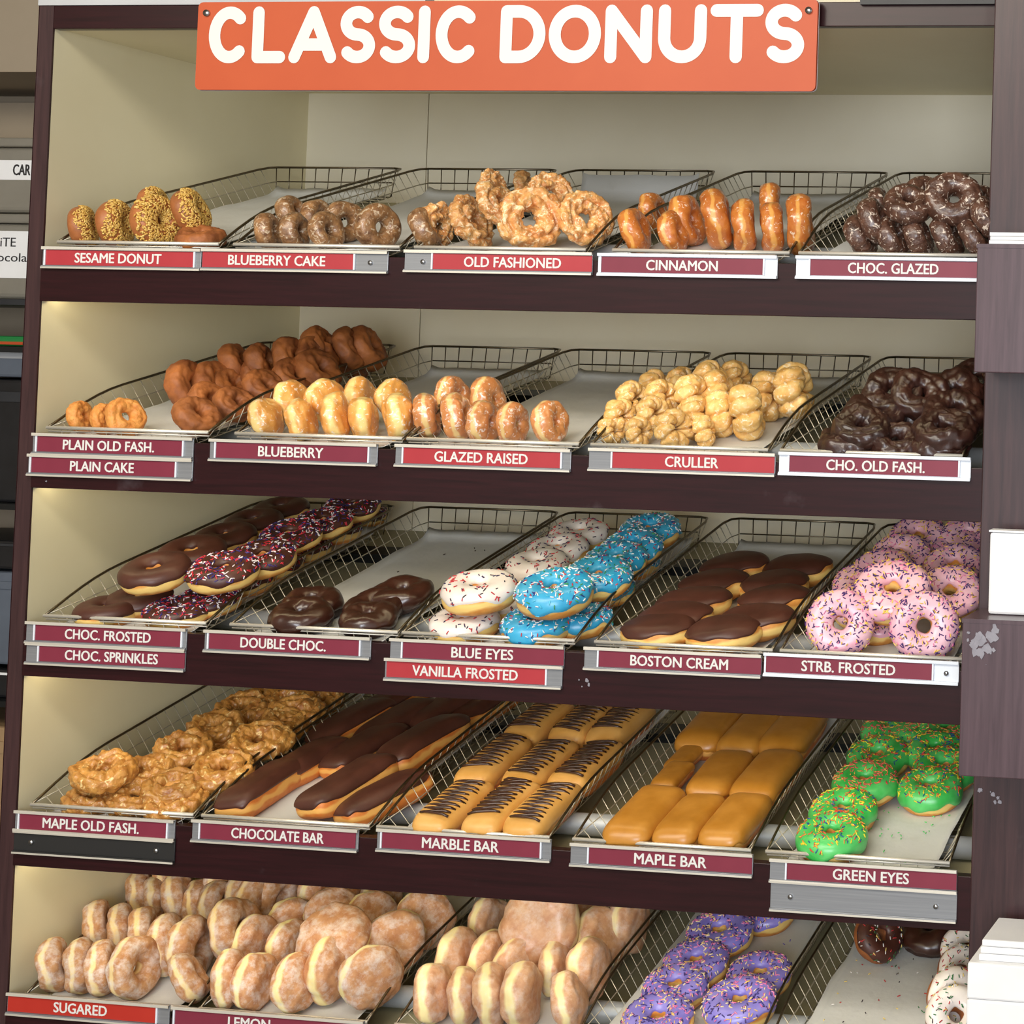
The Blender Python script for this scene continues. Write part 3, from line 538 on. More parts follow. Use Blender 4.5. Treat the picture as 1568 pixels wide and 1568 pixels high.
(5, 1, 'lemon', 'front row', 2, 4, 0.381, 0.0401, 0.0418, -2, 3, 0.95),
(5, 1, 'lemon', 'front row', 3, 4, 0.4501, 0.04, 0.0456, 0, 8, 1.0),
(5, 1, 'lemon', 'front row', 4, 4, 0.56, 0.0594, 0.0509, -30, 10, 1.1),
(5, 1, 'lemon', 'middle row', 1, 5, 0.3137, 0.1395, 0.0438, -5, 5, 0.98),
(5, 1, 'lemon', 'middle row', 2, 5, 0.3727, 0.1378, 0.0425, -5, 5, 0.95),
(5, 1, 'lemon', 'middle row', 3, 5, 0.4852, 0.0712, 0.0502, 5, 5, 1.12),
(5, 1, 'lemon', 'middle row', 4, 5, 0.4739, 0.1057, 0.0831, -70, 55, 1.25),
(5, 1, 'lemon', 'middle row', 5, 5, 0.543, 0.1515, 0.053, -60, 15, 1.12),
(5, 1, 'lemon', 'back row', 1, 4, 0.332, 0.2102, 0.0424, -40, 15, 0.9),
(5, 1, 'lemon', 'back row', 2, 4, 0.3974, 0.2167, 0.0571, -50, 30, 0.98),
(5, 1, 'lemon', 'back row', 3, 4, 0.4512, 0.2384, 0.0448, -40, 15, 0.95),
(5, 1, 'lemon', 'back row', 4, 4, 0.5482, 0.236, 0.0496, -50, 15, 1.05),
(5, 1, 'lemon', 'rearmost row', 1, 3, 0.3276, 0.287, 0.0447, 0, 5, 1.0),
(5, 1, 'lemon', 'rearmost row', 2, 3, 0.3791, 0.2937, 0.0425, 0, 5, 0.95),
(5, 1, 'lemon', 'rearmost row', 3, 3, 0.4319, 0.3007, 0.0425, -10, 5, 0.95),
(5, 2, 'jelly', 'front row', 1, 5, 0.67, 0.04, 0.044, 10, 3, 1.0),
(5, 2, 'jelly', 'front row', 2, 5, 0.7205, 0.0391, 0.0431, 18, 3, 0.98),
(5, 2, 'jelly', 'front row', 3, 5, 0.7625, 0.0426, 0.0474, 20, 5, 1.06),
(5, 2, 'jelly', 'front row', 4, 5, 0.8114, 0.0444, 0.0492, 10, 5, 1.1),
(5, 2, 'jelly', 'front row', 5, 5, 0.8852, 0.04, 0.046, 20, 10, 1.0),
(5, 2, 'jelly', 'middle row', 1, 5, 0.6555, 0.1384, 0.0456, -5, 5, 1.02),
(5, 2, 'jelly', 'middle row', 2, 5, 0.7061, 0.1445, 0.0437, -5, 5, 0.98),
(5, 2, 'jelly', 'middle row', 3, 5, 0.7637, 0.1312, 0.0469, -30, 10, 1.02),
(5, 2, 'jelly', 'middle row', 4, 5, 0.8157, 0.1395, 0.0418, 12, 3, 0.95),
(5, 2, 'jelly', 'middle row', 5, 5, 0.8776, 0.1218, 0.0501, 0, 5, 1.12),
(5, 2, 'jelly', 'back row', 1, 5, 0.6533, 0.244, 0.0437, -5, 5, 0.98),
(5, 2, 'jelly', 'back row', 2, 5, 0.7803, 0.1662, 0.0962, -75, 28, 1.38),
(5, 2, 'jelly', 'back row', 3, 5, 0.7884, 0.2749, 0.0424, -10, 5, 0.95),
(5, 2, 'jelly', 'back row', 4, 5, 0.8564, 0.2179, 0.0515, -10, 30, 1.08),
(5, 2, 'jelly', 'back row', 5, 5, 0.8783, 0.2659, 0.0492, -5, 5, 1.1),
(5, 3, 'purple', 'left column', 1, 4, 1.0222, 0.0445, 0.0236, -80, 84, 1.02),
(5, 3, 'purple', 'left column', 2, 4, 1.0123, 0.1332, 0.0226, -80, 84, 0.98),
(5, 3, 'purple', 'left column', 3, 4, 1.0193, 0.1962, 0.0271, -80, 84, 1.0),
(5, 3, 'purple', 'left column', 4, 4, 1.0248, 0.2832, 0.0301, -80, 84, 1.04),
(5, 3, 'purple', 'right column', 1, 3, 1.1287, 0.0926, 0.0291, -75, 84, 1.08),
(5, 3, 'purple', 'right column', 2, 3, 1.1271, 0.1844, 0.0224, -75, 84, 0.97),
(5, 3, 'purple', 'right column', 3, 3, 1.067, 0.3726, 0.0211, -80, 85.0, 0.95),
(5, 4, 'cspr', 'back row', 1, 2, 1.2828, 0.2913, 0.0423, -25, 35, 0.95),
(5, 4, 'dbl', 'back row', 2, 2, 1.3552, 0.3407, 0.0226, -75, 84, 1.05),
(5, 4, 'vspr', 'right column', 1, 4, 1.429, 0.2745, 0.0391, -60, 40, 0.9),
(5, 4, 'vspr', 'right column', 2, 4, 1.4351, 0.2167, 0.0383, -50, 30, 0.85),
(5, 4, 'vspr', 'right column', 3, 4, 1.4493, 0.129, 0.0456, -55, 25, 1.0),
(5, 4, 'vspr', 'right column', 4, 4, 1.4603, 0.0846, 0.0421, -55, 45, 1.0),
]
HOLDERS=[
(1, 'SESAME DONUT', 0.004, 0.2731, 1.7575, 0.011, 0.2612, 0.0611, 0.2066, 1, 'grey', 0.0327),
(1, 'BLUEBERRY CAKE', 0.2731, 0.5794, 1.7583, 0.2752, 0.5241, 0.3186, 0.4774, 1, 'grey', 0.0327),
(1, 'OLD FASHIONED', 0.6045, 0.9037, 1.7611, 0.6513, 0.9041, 0.7014, 0.8541, 1, 'grey', 0.0327),
(1, 'CINNAMON', 0.9108, 1.1878, 1.7607, 0.9173, 1.1661, 0.9872, 1.0965, 0, 'white', 0.0327),
(1, 'CHOC. GLAZED', 1.2144, 1.497, 1.7614, 1.2371, 1.4968, 1.2939, 1.4277, 0, 'white', 0.0327),
(2, 'PLAIN OLD FASH.', 0.0024, 0.2738, 1.47, 0.0115, 0.2564, 0.0559, 0.2086, 0, 'grey', 0.0327),
(2, 'PLAIN CAKE', -0.0037, 0.2742, 1.4377, 0.0032, 0.246, 0.0697, 0.1763, 0, 'grey', 0.0327),
(2, 'BLUEBERRY', 0.2999, 0.5748, 1.4696, 0.3117, 0.5598, 0.3816, 0.487, 0, 'grey', 0.0327),
(2, 'GLAZED RAISED', 0.6022, 0.881, 1.4706, 0.6165, 0.8651, 0.6665, 0.813, 1, 'grey', 0.0327),
(2, 'CRULLER', 0.9074, 1.1942, 1.4739, 0.9452, 1.1923, 1.0266, 1.1073, 1, 'grey', 0.0327),
(2, 'CHO. OLD FASH.', 1.1981, 1.4839, 1.4769, 1.2149, 1.4656, 1.2706, 1.4158, 0, 'white', 0.0327),
(3, 'CHOC. FROSTED', 0.0065, 0.2767, 1.182, 0.0233, 0.268, 0.0741, 0.2172, 0, 'grey', 0.0327),
(3, 'CHOC. SPRINKLES', 0.0081, 0.276, 1.1502, 0.0316, 0.276, 0.0757, 0.2307, 0, 'grey', 0.0327),
(3, 'DOUBLE CHOC.', 0.305, 0.5766, 1.1821, 0.3136, 0.5586, 0.3661, 0.504, 0, 'grey', 0.0327),
(3, 'BLUE EYES', 0.6062, 0.8817, 1.1827, 0.6277, 0.8811, 0.7054, 0.8018, 0, 'grey', 0.0327),
(3, 'VANILLA FROSTED', 0.5991, 0.8797, 1.1534, 0.603, 0.8538, 0.6445, 0.8101, 1, 'grey', 0.0327),
(3, 'BOSTON CREAM', 0.9113, 1.1831, 1.1839, 0.9349, 1.1832, 0.984, 1.1321, 0, 'grey', 0.0327),
(3, 'STRB. FROSTED', 1.1851, 1.4749, 1.1878, 1.1892, 1.4356, 1.2429, 1.3811, 0, 'white', 0.0327),
(4, 'MAPLE OLD FASH.', 0.0028, 0.271, 0.8949, 0.0119, 0.2581, 0.0516, 0.2117, 0, 'grey', 0.0327),
(4, '', 0.0021, 0.2723, 0.8672, -0.0197, -0.0197, -0.0197, -0.0197, 0, 'black', 0.0366),
(4, 'CHOCOLATE BAR', 0.2983, 0.569, 0.8983, 0.3132, 0.5645, 0.3644, 0.5133, 0, 'grey', 0.0327),
(4, 'MARBLE BAR', 0.5974, 0.8721, 0.9022, 0.6065, 0.8554, 0.6706, 0.7905, 0, 'grey', 0.0327),
(4, 'MAPLE BAR', 0.9009, 1.1797, 0.8993, 0.9305, 1.1779, 1.0004, 1.1093, 0, 'grey', 0.0327),
(4, 'GREEN EYES', 1.2037, 1.4803, 0.8952, 1.2301, 1.4801, 1.2988, 1.4099, 0, 'grey', 0.0327),
(4, '', 1.2057, 1.4812, 0.8656, -0.0168, -0.0168, -0.0168, -0.0168, 0, 'silver', 0.0436),
(5, 'SUGARED', 0.0042, 0.2756, 0.6202, 0.0067, 0.2542, 0.0844, 0.1724, 2, 'grey', 0.0327),
(5, 'LEMON', 0.2785, 0.5903, 0.6194, 0.2849, 0.5879, 0.3722, 0.4397, 0, 'grey', 0.0327),
]
SIGNS={(1, 0): 'sesame donut', (1, 1): 'blueberry cake', (1, 2): 'old fashioned', (1, 3): 'cinnamon', (1, 4): 'choc. glazed', (2, 0): 'plain old fashioned', (2, 1): 'blueberry', (2, 2): 'glazed raised', (2, 3): 'cruller', (2, 4): 'cho. old fashioned', (3, 0): 'choc. frosted and sprinkles', (3, 1): 'double choc.', (3, 2): 'blue eyes', (3, 3): 'boston cream', (3, 4): 'strb. frosted', (4, 0): 'maple old fashioned', (4, 1): 'chocolate bar', (4, 2): 'marble bar', (4, 3): 'maple bar', (4, 4): 'green eyes', (5, 0): 'sugared', (5, 1): 'lemon', (5, 2): 'unlabelled filled-donut', (5, 3): 'purple-frosted', (5, 4): 'bottom right sprinkled'}

# ------------------------------------------------------------------ room around the case
struct('floor', (-3, -6, -.05), (6, 1.4, 0), M['floor'])
struct('wall_back', (-3, 1.3, 0), (6, 1.4, 3.3), M['taupe'])
struct('wall_left', (-3.1, -6, 0), (-3, 1.4, 3.3), M['taupe'])
struct('ceiling', (-3, -6, 3.3), (6, 1.4, 3.35), M['taupe'])
struct('trim_1', (-3, .95, 2.19), (-.15, 1.3, 3.3), M['taupe'])

# ------------------------------------------------------------------ display case
W = 1.5; H1, P, HF, D = .4262, .2879, .0884, .66
zF = lambda i: ZT-H1-(i-1)*P
zL = lambda i: zF(i)+HF
SL = {1: R(15.3), 2: R(12.0), 3: R(12.3), 4: R(12.3), 5: R(12.0)}
FLR = {1: -.010, 2: -.013, 3: -.017, 4: -.017, 5: -.011}
Y0 = .006
case = thing('display_case', 'tall dark brown donut display case with cream interior and five sloping shelves', 'display case', (0, 0, 0))
def side_panel(x0, x1, inner):
    q = MB(); q.box((x0, 0, .30), (x1, D+.02, ZT+.20)); o = q.build('side_panel', M['cream'], case)
    bx('edge_band', (x0-.001, -.004, .30), (x1-(.0 if inner else 0), .0, ZT+.20), M['espresso_v'], o)
    q = MB(); q.box((x0-.002, -.004, .30), (x0-.0005, D+.02, ZT+.20)); q.build('outer_veneer', M['espresso'], o)
side_panel(-.024, 0, True)
q = MB(); q.box((1.5, -.012, .0), (1.72, D+.02, ZT+.25)); bev(q.build('post', M['espresso_v'], case))
bx('back_panel', (0, D, .30), (.246, D+.015, ZT+.2), M['back'], case); bx('back_panel', (.248, D, .30), (1.5, D+.015, ZT+.2), M['back'], case)
bx('top_panel', (0, .012, ZT), (1.5, D, ZT+.02), M['cream'], case)
bx('base', (-.024, .0, 0), (1.5, D, .30), M['espresso'], case)
bx('top_fascia', (0, -.004, ZT-.002), (W, .012, ZT+.034), M['espresso'], case, .001)
bx('top_trim', (-.026, -.006, ZT+.0345), (.62, .02, ZT+.075), M['greytrim'], case)
bx('dark_ledge', (1.3, -.012, ZT+.0285), (1.5, .02, ZT+.07), M['black'], case)
for i in range(1, 6):
    zt = zL(i); zb = zF(i)
    bx('fascia', (0, -.006, zb), (W, .012, zt-.012 if i != 9 else zt), M['espresso'], case, .0008)
    # sloping shelf board, front rail and dark rear rail
    s = SL[i]; q = MB(); z0 = zt+FLR[i]-.038; d = Vector((0, math.cos(s), math.sin(s))); nrm = Vector((0, -math.sin(s), math.cos(s)))
    p0 = Vector((0, .012, z0)); L = (D-.012)/math.cos(s)
    vs = [p0, p0+d*L, p0+d*L-nrm*.014, p0-nrm*.014]; vs = vs+[v+Vector((W, 0, 0)) for v in vs]
    q.add(vs, [(0, 1, 2, 3)[::-1], (4, 5, 6, 7), (0, 4, 5, 1)[::-1], (1, 5, 6, 2)[::-1], (2, 6, 7, 3)[::-1], (3, 7, 4, 0)[::-1]])
    q.build('shelf', M['shelf'], case)
    f = Vector((0, Y0, zt+FLR[i]))
    q = MB(); a = f+d*.125-nrm*.0195; q.tube([(0.001, a.y, a.z), (W-.001, a.y, a.z)], .017, 16); q.build('support_rail', M['steel'], case)
    q = MB(); a = f+d*.47-nrm*.022; t_ = [a, a+d*.045, a+d*.045-nrm*.025, a-nrm*.025]; vs = [v+Vector((.001, 0, 0)) for v in t_]+[v+Vector((W-.001, 0, 0)) for v in t_]
    q.add(vs, [(3, 2, 1, 0), (4, 5, 6, 7), (0, 1, 5, 4), (1, 2, 6, 5), (2, 3, 7, 6), (3, 0, 4, 7)]); q.build('rear_rail', M['darkrail'], case)
    # dark front strip behind the fascia
    bx('front_rail', (0.001, .0125, zt+FLR[i]-.045), (W-.001, .045, zt+FLR[i]-.026), M['espresso'], case)
for z in [zF(i) for i in range(1, 5)]:
    q = MB(); q.tube([(.004, .03, z+.010), (1.49, .03, z+.010)], .005, 8); q.build('led_tube', M['led'], case)
# scuffs: dried tape on the fascia
def smear(name, x0, x1, z0, z1, y, seed, parent, n=7, label=None):
    rnd = random.Random(seed); q = MB()
    for _ in range(n):
        cx = rnd.uniform(x0, x1); cz = rnd.uniform(z0, z1); rr = rnd.uniform(.04, .2)*min(x1-x0, z1-z0); k = 9
        pts = [(cx+rr*rnd.uniform(.5, 1.3)*math.cos(2*math.pi*j/k)*1.2, y, cz+rr*rnd.uniform(.6, 1.6)*math.sin(2*math.pi*j/k)) for j in range(k)]
        pts = [(a, b-_*4e-5, c) for a, b, c in pts]
        pts = pts+[(a, y+.0006, c) for a, b, c in pts]
        q.add(pts, [tuple(range(k))]+[(j, k+j, k+(j+1) % k, (j+1) % k) for j in range(k)])
    o = q.build(name, M['scuff'], parent)
    if label: o['label'] = label
    return o
M['scuff'] = plain('dried_tape_residue', S(128, 124, 132), S(150, 146, 154), .5, 60)
smear('tape_residue', .90, .925, zF(3)+.025, zF(3)+.04, -.0068, 5, case, 4)
smear('tape_residue', .018, .03, zF(2)+.004, zF(2)+.012, -.0068, 6, case, 3)

# bag boxes on the right post
def bag_box(x0, z0, z1, yf, label):
    t = thing('wall_box', label, 'box', (x0, yf, z0), 'brown boxes on the right post')
    w_ = .24; dd = -.0125-yf
    q = MB(); q.box((0, 0, 0), (w_, dd, z1-z0)); bev(q.build('box_body', M['espresso_box'], t), .0015)
    q = MB(); q.box((-.0008, -.0008, z1-z0-.004), (w_, dd, z1-z0+.0015)); q.build('top_edge', M['espresso_box'], t)
    return t
b1 = bag_box(1.5105, 1.5994, 1.7737, -.12, 'brown box on right post beside the choc. glazed donuts')
b2 = bag_box(1.5045, 1.0529, 1.2635, -.12, 'scuffed brown box on right post beside the strb. frosted label')
b3 = bag_box(1.512, .46, .676, -.16, 'lowest brown box on right post holding the stack of white bags')
smear('tape_residue', .008, .05, .165, .20, -.0009, 11, b2, 16, 'grey peeled tape residue')
smear('tape_residue', .03, .035, .150, .19, -.0012, 13, b2, 4, 'grey peeled tape residue')
smear('tape_residue', 1.502, 1.56, .99, 1.012, -.0128, 12, case, 7, 'grey peeled tape residue')
def paper_stack(x0, x1, y0, y1, z0, n, th, label, name, cat, seed, group):
    rnd = random.Random(seed); t = thing(name, label, cat, ((x0+x1)/2, (y0+y1)/2, z0), group); hw = (x1-x0)/2; hd = (y1-y0)/2
    for k in range(n):
        j = rnd.uniform(-.002, .002); q = MB(); q.box((-hw+j, -hd+j, k*th), (hw+j, hd, (k+1)*th-.0006)); bev(q.build('paper_bag', M['white'], t), .0006)
    return t
# upright folded white bag on the second box
t = thing('white_paper_bag', 'white folded paper bag standing on the scuffed brown box', 'paper bag', (1.60, -.06, 1.2655))
q = MB(); q.box((-.072, -.012, 0), (.072, .012, .113)); bev(q.build('bag_body', M['white'], t), .004)
q = MB(); q.box((-.073, -.013, .1135), (.071, .0125, .116)); q.build('folded_edge', M['white'], t)
paper_stack(1.527, 1.70, -.115, -.02, 1.7757, 3, .0055, 'thin stack of white paper lying on upper brown box', 'paper_stack', 'paper', 3, None)
t = thing('paper_bag_stack', 'tall stack of white paper bags at the bottom right corner', 'paper bags', (1.62, -.09, .678))
for a_, b_ in ((0, .0885), (.0889, .137)):
    q = MB(); q.box((-.0885, -.06, a_), (.10, .06, b_)); bev(q.build('paper_bag', M['white'], t), .003)
for k in range(3):
    q = MB(); q.box((-.076+k*.002, -.05, .1372+k*.0095), (.10, .05, .1372+k*.0095+.009)); bev(q.build('paper_bag', M['white'], t), .002)

# ------------------------------------------------------------------ sign
zs0, zs1 = 2.000, 2.1345
sg = thing('hanging_sign', 'orange CLASSIC DONUTS sign with white rounded letters hanging across the top', 'sign', (.75, -.02, zs0))
xa, xb = .2595, 1.2405
def rrect(q, x0, x1, z0, z1, y0, y1, r, k=5):
    pts = []
    for cx, cz, a0 in ((x1-r, z1-r, 0), (x0+r, z1-r, 90), (x0+r, z0+r, 180), (x1-r, z0+r, 270)):
        for j in range(k+1): t_ = R(a0+90*j/k); pts.append((cx+r*math.cos(t_), cz+r*math.sin(t_)))
    n_ = len(pts); vs = [(a, y0, c) for a, c in pts]+[(a, y1, c) for a, c in pts]
    q.add(vs, [tuple(range(n_)), tuple(range(n_, 2*n_))[::-1]]+[(j, n_+j, n_+(j+1) % n_, (j+1) % n_) for j in range(n_)])
q = MB(); rrect(q, xa-.75, xb-.75, 0, zs1-zs0, -.003, .003, .008); q.build('sign_board', M['orange'], sg)
q = MB(); rrect(q, xa-.7505, xb-.7495, -.0006, zs1-zs0, .0031, .0048, .008); q.build('backing_edge', M['greytrim'], sg)
# rounded stroke letters: centre lines in a unit cell, width given per letter
def arc(cx, cy, rx, ry, a0, a1, n=18): return [(cx+rx*math.cos(R(a0+(a1-a0)*k/n)), cy+ry*math.sin(R(a0+(a1-a0)*k/n))) for k in range(n+1)]
def strokes(ch, w_, h):
    if ch == 'C': return [arc(w_*.52, h/2, w_*.52, h/2, 48, 312, 26)]
    if ch == 'L': return [[(0, h), (0, 0), (w_, 0)]]
    if ch == 'A': return [[(0, 0), (w_/2, h), (w_, 0)], [(w_*.20, h*.28), (w_*.80, h*.28)]]
    if ch == 'I': return [[(0, 0), (0, h)]]
    if ch == 'D': return [[(0, 0), (0, h), (w_*.35, h)]+arc(w_*.38, h/2, w_*.62, h/2, 90, -90, 20)+[(w_*.35, 0), (0, 0)]]
    if ch == 'O': return [arc(w_/2, h/2, w_/2, h/2, 0, 360, 36)]
    if ch == 'N': return [[(0, 0), (0, h), (w_, 0), (w_, h)]]
    if ch == 'U': return [[(0, h), (0, w_*.5)]+arc(w_/2, w_*.5, w_/2, w_*.5, 180, 360, 18)+[(w_, w_*.5), (w_, h)]]
    if ch == 'T': return [[(0, h), (w_, h)], [(w_/2, h), (w_/2, 0)]]
    if ch == 'S':
        r_ = h/4; top = [(w_*.5+w_*.48*math.cos(R(a)), h*.75+r_*math.sin(R(a))) for a in range(35, 271, 13)]
        bot = [(w_*.5+w_*.5*math.cos(R(a)), h*.25+r_*math.sin(R(a))) for a in range(90, -146, -13)]
        return [top+bot]
def sxy(px): return None
LET = [('C', 322, 386), ('L', 391, 444), ('A', 449, 524), ('S', 528, 584), ('S', 588, 646), ('I', 650, 670), ('C', 677, 744), ('D', 776, 845), ('O', 850, 929), ('N', 935, 1006), ('U', 1015, 1087), ('T', 1092, 1171), ('S', 1173, 1232)]
q = MB(); lw = .0094
for ch, p0, p1 in LET:
    fx = lambda p: xa+(p-303)/(1250-303)*(xb-xa) + .010*((p-303)/947)*(1-(p-303)/947)
    x0 = fx(p0)+lw-.75; x1 = fx(p1)-lw-.75; zb_ = .0405+lw; hh = .0870-2*lw
    for st in strokes(ch, x1-x0, hh):
        pts = [Vector((x0+a, -.0036, zb_+b)) for a, b in st]
        dense = []
        for a, b in zip(pts, pts[1:]):
            dense.append((a, b))
        for a, b in dense:
            d = (b-a)
            if d.length < 1e-6: continue
            d.normalize(); nn = Vector((-d.z, 0, d.x))*lw; k = 8; ang = math.atan2(nn.z, nn.x); ring = []
            for j in range(k+1): t_ = ang+math.pi*j/k; ring.append(a+Vector((math.cos(t_), 0, math.sin(t_)))*lw)
            for j in range(k+1): t_ = ang+math.pi+math.pi*j/k; ring.append(b+Vector((math.cos(t_), 0, math.sin(t_)))*lw)
            dy = Vector((0, -3e-6*(len(q.f) % 60), 0)); q.add([p+dy for p in ring], [tuple(range(len(ring)))[::-1]])
q.build('lettering', M['letter'], sg)
for px_ in (.2745, 1.2275):
    q = MB(); q.tube([(px_-.75, -.0032, .1175), (px_-.75, -.0062, .1175)], .0052, 12); q.build('screw', M['screw'], sg)

# ------------------------------------------------------------------ label holders
ORD = ['top', 'second', 'third', 'fourth', 'bottom']
for (row, txt, x0, x1, zt, c0, c1, t0, t1, red, end, hb) in HOLDERS:
    nm = txt if txt else ''
    colr = {0: 'burgundy', 1: 'bright red', 2: 'orange red'}[red]
    lab = f'{colr} {txt} label in a metal strip on the {ORD[row-1]} shelf edge' if txt else ('empty black label strip below the MAPLE OLD FASH. label' if end == 'black' else 'empty silver label strip below the GREEN EYES label')
    xm = (x0+x1)/2; t = thing('shelf_label', lab, 'label', (xm, -.0065, zt-hb)); y = 0
    mt = {'grey': M['alum'], 'white': M['alumlite'], 'black': M['blackrail'], 'silver': M['alum']}[end]
    hw = (x1-x0)/2-.0008; q = MB()
    q.box((-hw, -.0025, 0), (hw, 0, hb)); q.box((-hw, -.0062, hb-.0026), (hw, -.0025, hb)); q.box((-hw, -.0062, 0), (hw, -.0025, .0042))
    bev(q.build('channel', mt, t), .0005)
    q = MB(); q.box((-hw, -.0066, hb-.0038), (hw, -.0045, hb+.0006)); q.box((-hw, -.0068, -.0004), (hw, -.0045, .0022)); q.build('rim', M['lip'] if end != 'white' else M['alumlite'], t)
    if txt:
        q = MB(); q.box((c0-xm, -.0036, .0050), (min(c1, x1-.001)-xm, -.0026, hb-.0044)); cd = q.build('label_card', M['card%d' % red], t)
        ch_ = .0150; zc = (hb+.0006)/2
        text_mesh('lettering', txt, t0-xm, t1-xm, zc-ch_/2, zc+ch_/2, -.0036, M['letter'], cd, .030, .0004)
        for xx in ((c0-xm-.001), (min(c1, x1-.001)-xm+.001)):
            if abs(xx) < hw-.004: q = MB(); q.box((xx-.0012, -.0052, .0046), (xx+.0012, -.0026, hb-.0040)); q.build('end_stop', M['alumlite'], t)
    if (txt in ('BLUEBERRY CAKE', 'OLD FASHIONED', 'STRB. FROSTED', '')):
        pos = {'BLUEBERRY CAKE': [hw-.028], 'OLD FASHIONED': [-hw+.03], 'STRB. FROSTED': [hw-.018], '': [-hw+.03, hw-.03]}[txt]
        for xx in pos: q = MB(); q.tube([(xx, -.0025, hb*.48), (xx, -.0048, hb*.48)], .0036, 10); q.build('screw', M['screw'], t)

# ------------------------------------------------------------------ baskets and papers
CX = {1:[.159,.456,.752,1.066,1.352],2:[.155,.472,.752,1.043,1.333],3:[.166,.478,.757,1.060,1.343],4:[.159,.445,.729,1.037,1.331],5:[.163,.453,.769,1.05,1.338]}; LB = .535; HB = .049
def basket_parts(root, hl):
    hw, fwid = .135, .113
    def side(sx, v, h):   # point on flaring side wall
        k = h/HB; return (sx*(fwid+(hw-fwid)*k), v, h)
    htop = lambda v: hl+(HB-hl)*math.sin(min(1, max(0, v)/.17)*math.pi/2)
    q = MB(); rim = []
    for sx in (-1, 1):
        path = [(sx*hw, -.002, hl)]+[(sx*hw, v, htop(v)) for v in (.02, .05, .08, .11, .14, .17)]
        path += [(sx*hw, LB-.03, HB), (sx*(hw-.006), LB-.006, HB), (sx*(hw-.02), LB, HB)]
        q.tube(path, .0021, 6)
    q.tube([(-(hw-.02), LB, HB), (hw-.02, LB, HB)], .0021, 6)
    for k in range(10):  # back wires share the rim's dark tone, which paints in their backlit shade
        x = -fwid+2*fwid*k/9; q.tube([(x, LB-.020, 0), (x*1.04, LB-.001, HB)], .0011, 4)
    q.tube([(-fwid, LB-.011, HB*.5), (fwid, LB-.011, HB*.5)], .0012, 4)
    q.build('rim', M['shade_toned_wire'], root)
    q = MB(); q.tube([(-hw-.001, -.003, hl), (hw+.001, -.003, hl)], .0029, 8); q.tube([(-hw, -.001, hl-.006), (hw, -.001, hl-.006)], .0012, 6); q.build('front_lip', M['lip'], root)
    q = MB(); r_ = .00095
    nv = 23
    for k in range(1, nv):
        v = LB*k/nv
        h = htop(v); xr = hw-(hw-fwid)*(HB-h)/HB*min(1, v/.17)
        pts = [(-hw, v, h), (-fwid, v, 0), (fwid, v, 0), (hw, v, h)]
        q.tube(pts, r_, 4)
    for k in range(0, 10):
        x = -fwid+2*fwid*k/9
        q.tube([(x, -.001, hl-.004), (x, 0.002, 0), (x, LB-.021, 0)], r_, 4)
    for sx in (-1, 1):
        q.tube([(sx*hw, .0, hl), side(sx, .10, HB*.48), (side(sx, 0, HB*.48)[0], LB-.03, HB*.48), (sx*(fwid), LB-.011, HB*.5)], r_*1.1, 4)
    q.build('wire_mesh', M['wire'], root)
def liner(name, hw, v0, v1, seed, label, lift=.0016, backlift=0):
    rnd = Vector((seed*3.1, seed*1.7, 0)); q = MB(); nu, nv = 22, 40
    def Pf(a, b):
        x = -hw+2*hw*a; v = v0+(v1-v0)*b
        z = lift+.0035*max(0, noise.noise(Vector((x*14, v*10, 0))+rnd))+.0012*noise.noise(Vector((x*50, v*40, 2))+rnd)
        e = max(abs(a-.5)*2-.86, 0)/.14; z += .005*e*e
        bb = max(b-.93, 0)/.07; z += (.012+backlift)*bb*bb
        return (x+.004*noise.noise(Vector((v*12, seed, 5))), v, max(z, .0012))
    q.grid(Pf, nu, nv, False, False, flip=False)
    return q.mesh(name, M['paper'])
proto = None
for row in range(1, 6):
    for col in range(5):
        hl = (.006-FLR[row])*math.cos(SL[row])
        if row in (2, 3, 4, 5) and False: pass
        nm = SIGNS[(row-1+1, col)] if (row, col) in SIGNS else ''
        b = thing('wire_basket', f'sloping chrome wire basket holding the {nm} donuts on the {ORD[row-1]} shelf', 'basket', (CX[row][col], Y0, zL(row)+FLR[row]), 'wire display baskets')
        if nm.endswith('bar') : b['label'] = f'sloping chrome wire basket holding the {nm} pastries on the {ORD[row-1]} shelf'
        b.rotation_euler = (SL[row], 0, 0)
        if proto is None or abs(proto[1]-hl) > 1e-4:
            basket_parts(b, hl); proto = (b, hl)
        else:
            for ch in proto[0].children: c = ch.copy(); C.objects.link(c); c.parent = b
        hw = .108; v0, v1 = .004, LB-.02
        me = liner('parchment_liner', hw, v0, v1, row*7+col, '', backlift=.03 if (row, col) in ((1, 2),) else .0)
        p = link('parchment_liner', me, None, (CX[row][col], Y0, zL(row)+FLR[row])); p.rotation_euler = (SL[row], 0, 0)
        tag(p, f'greaseproof paper sheet lining the {nm} basket on the {ORD[row-1]} shelf', 'paper liner', 'paper liners in the baskets')
        md = p.modifiers.new('thickness', 'SOLIDIFY'); md.thickness = .0003

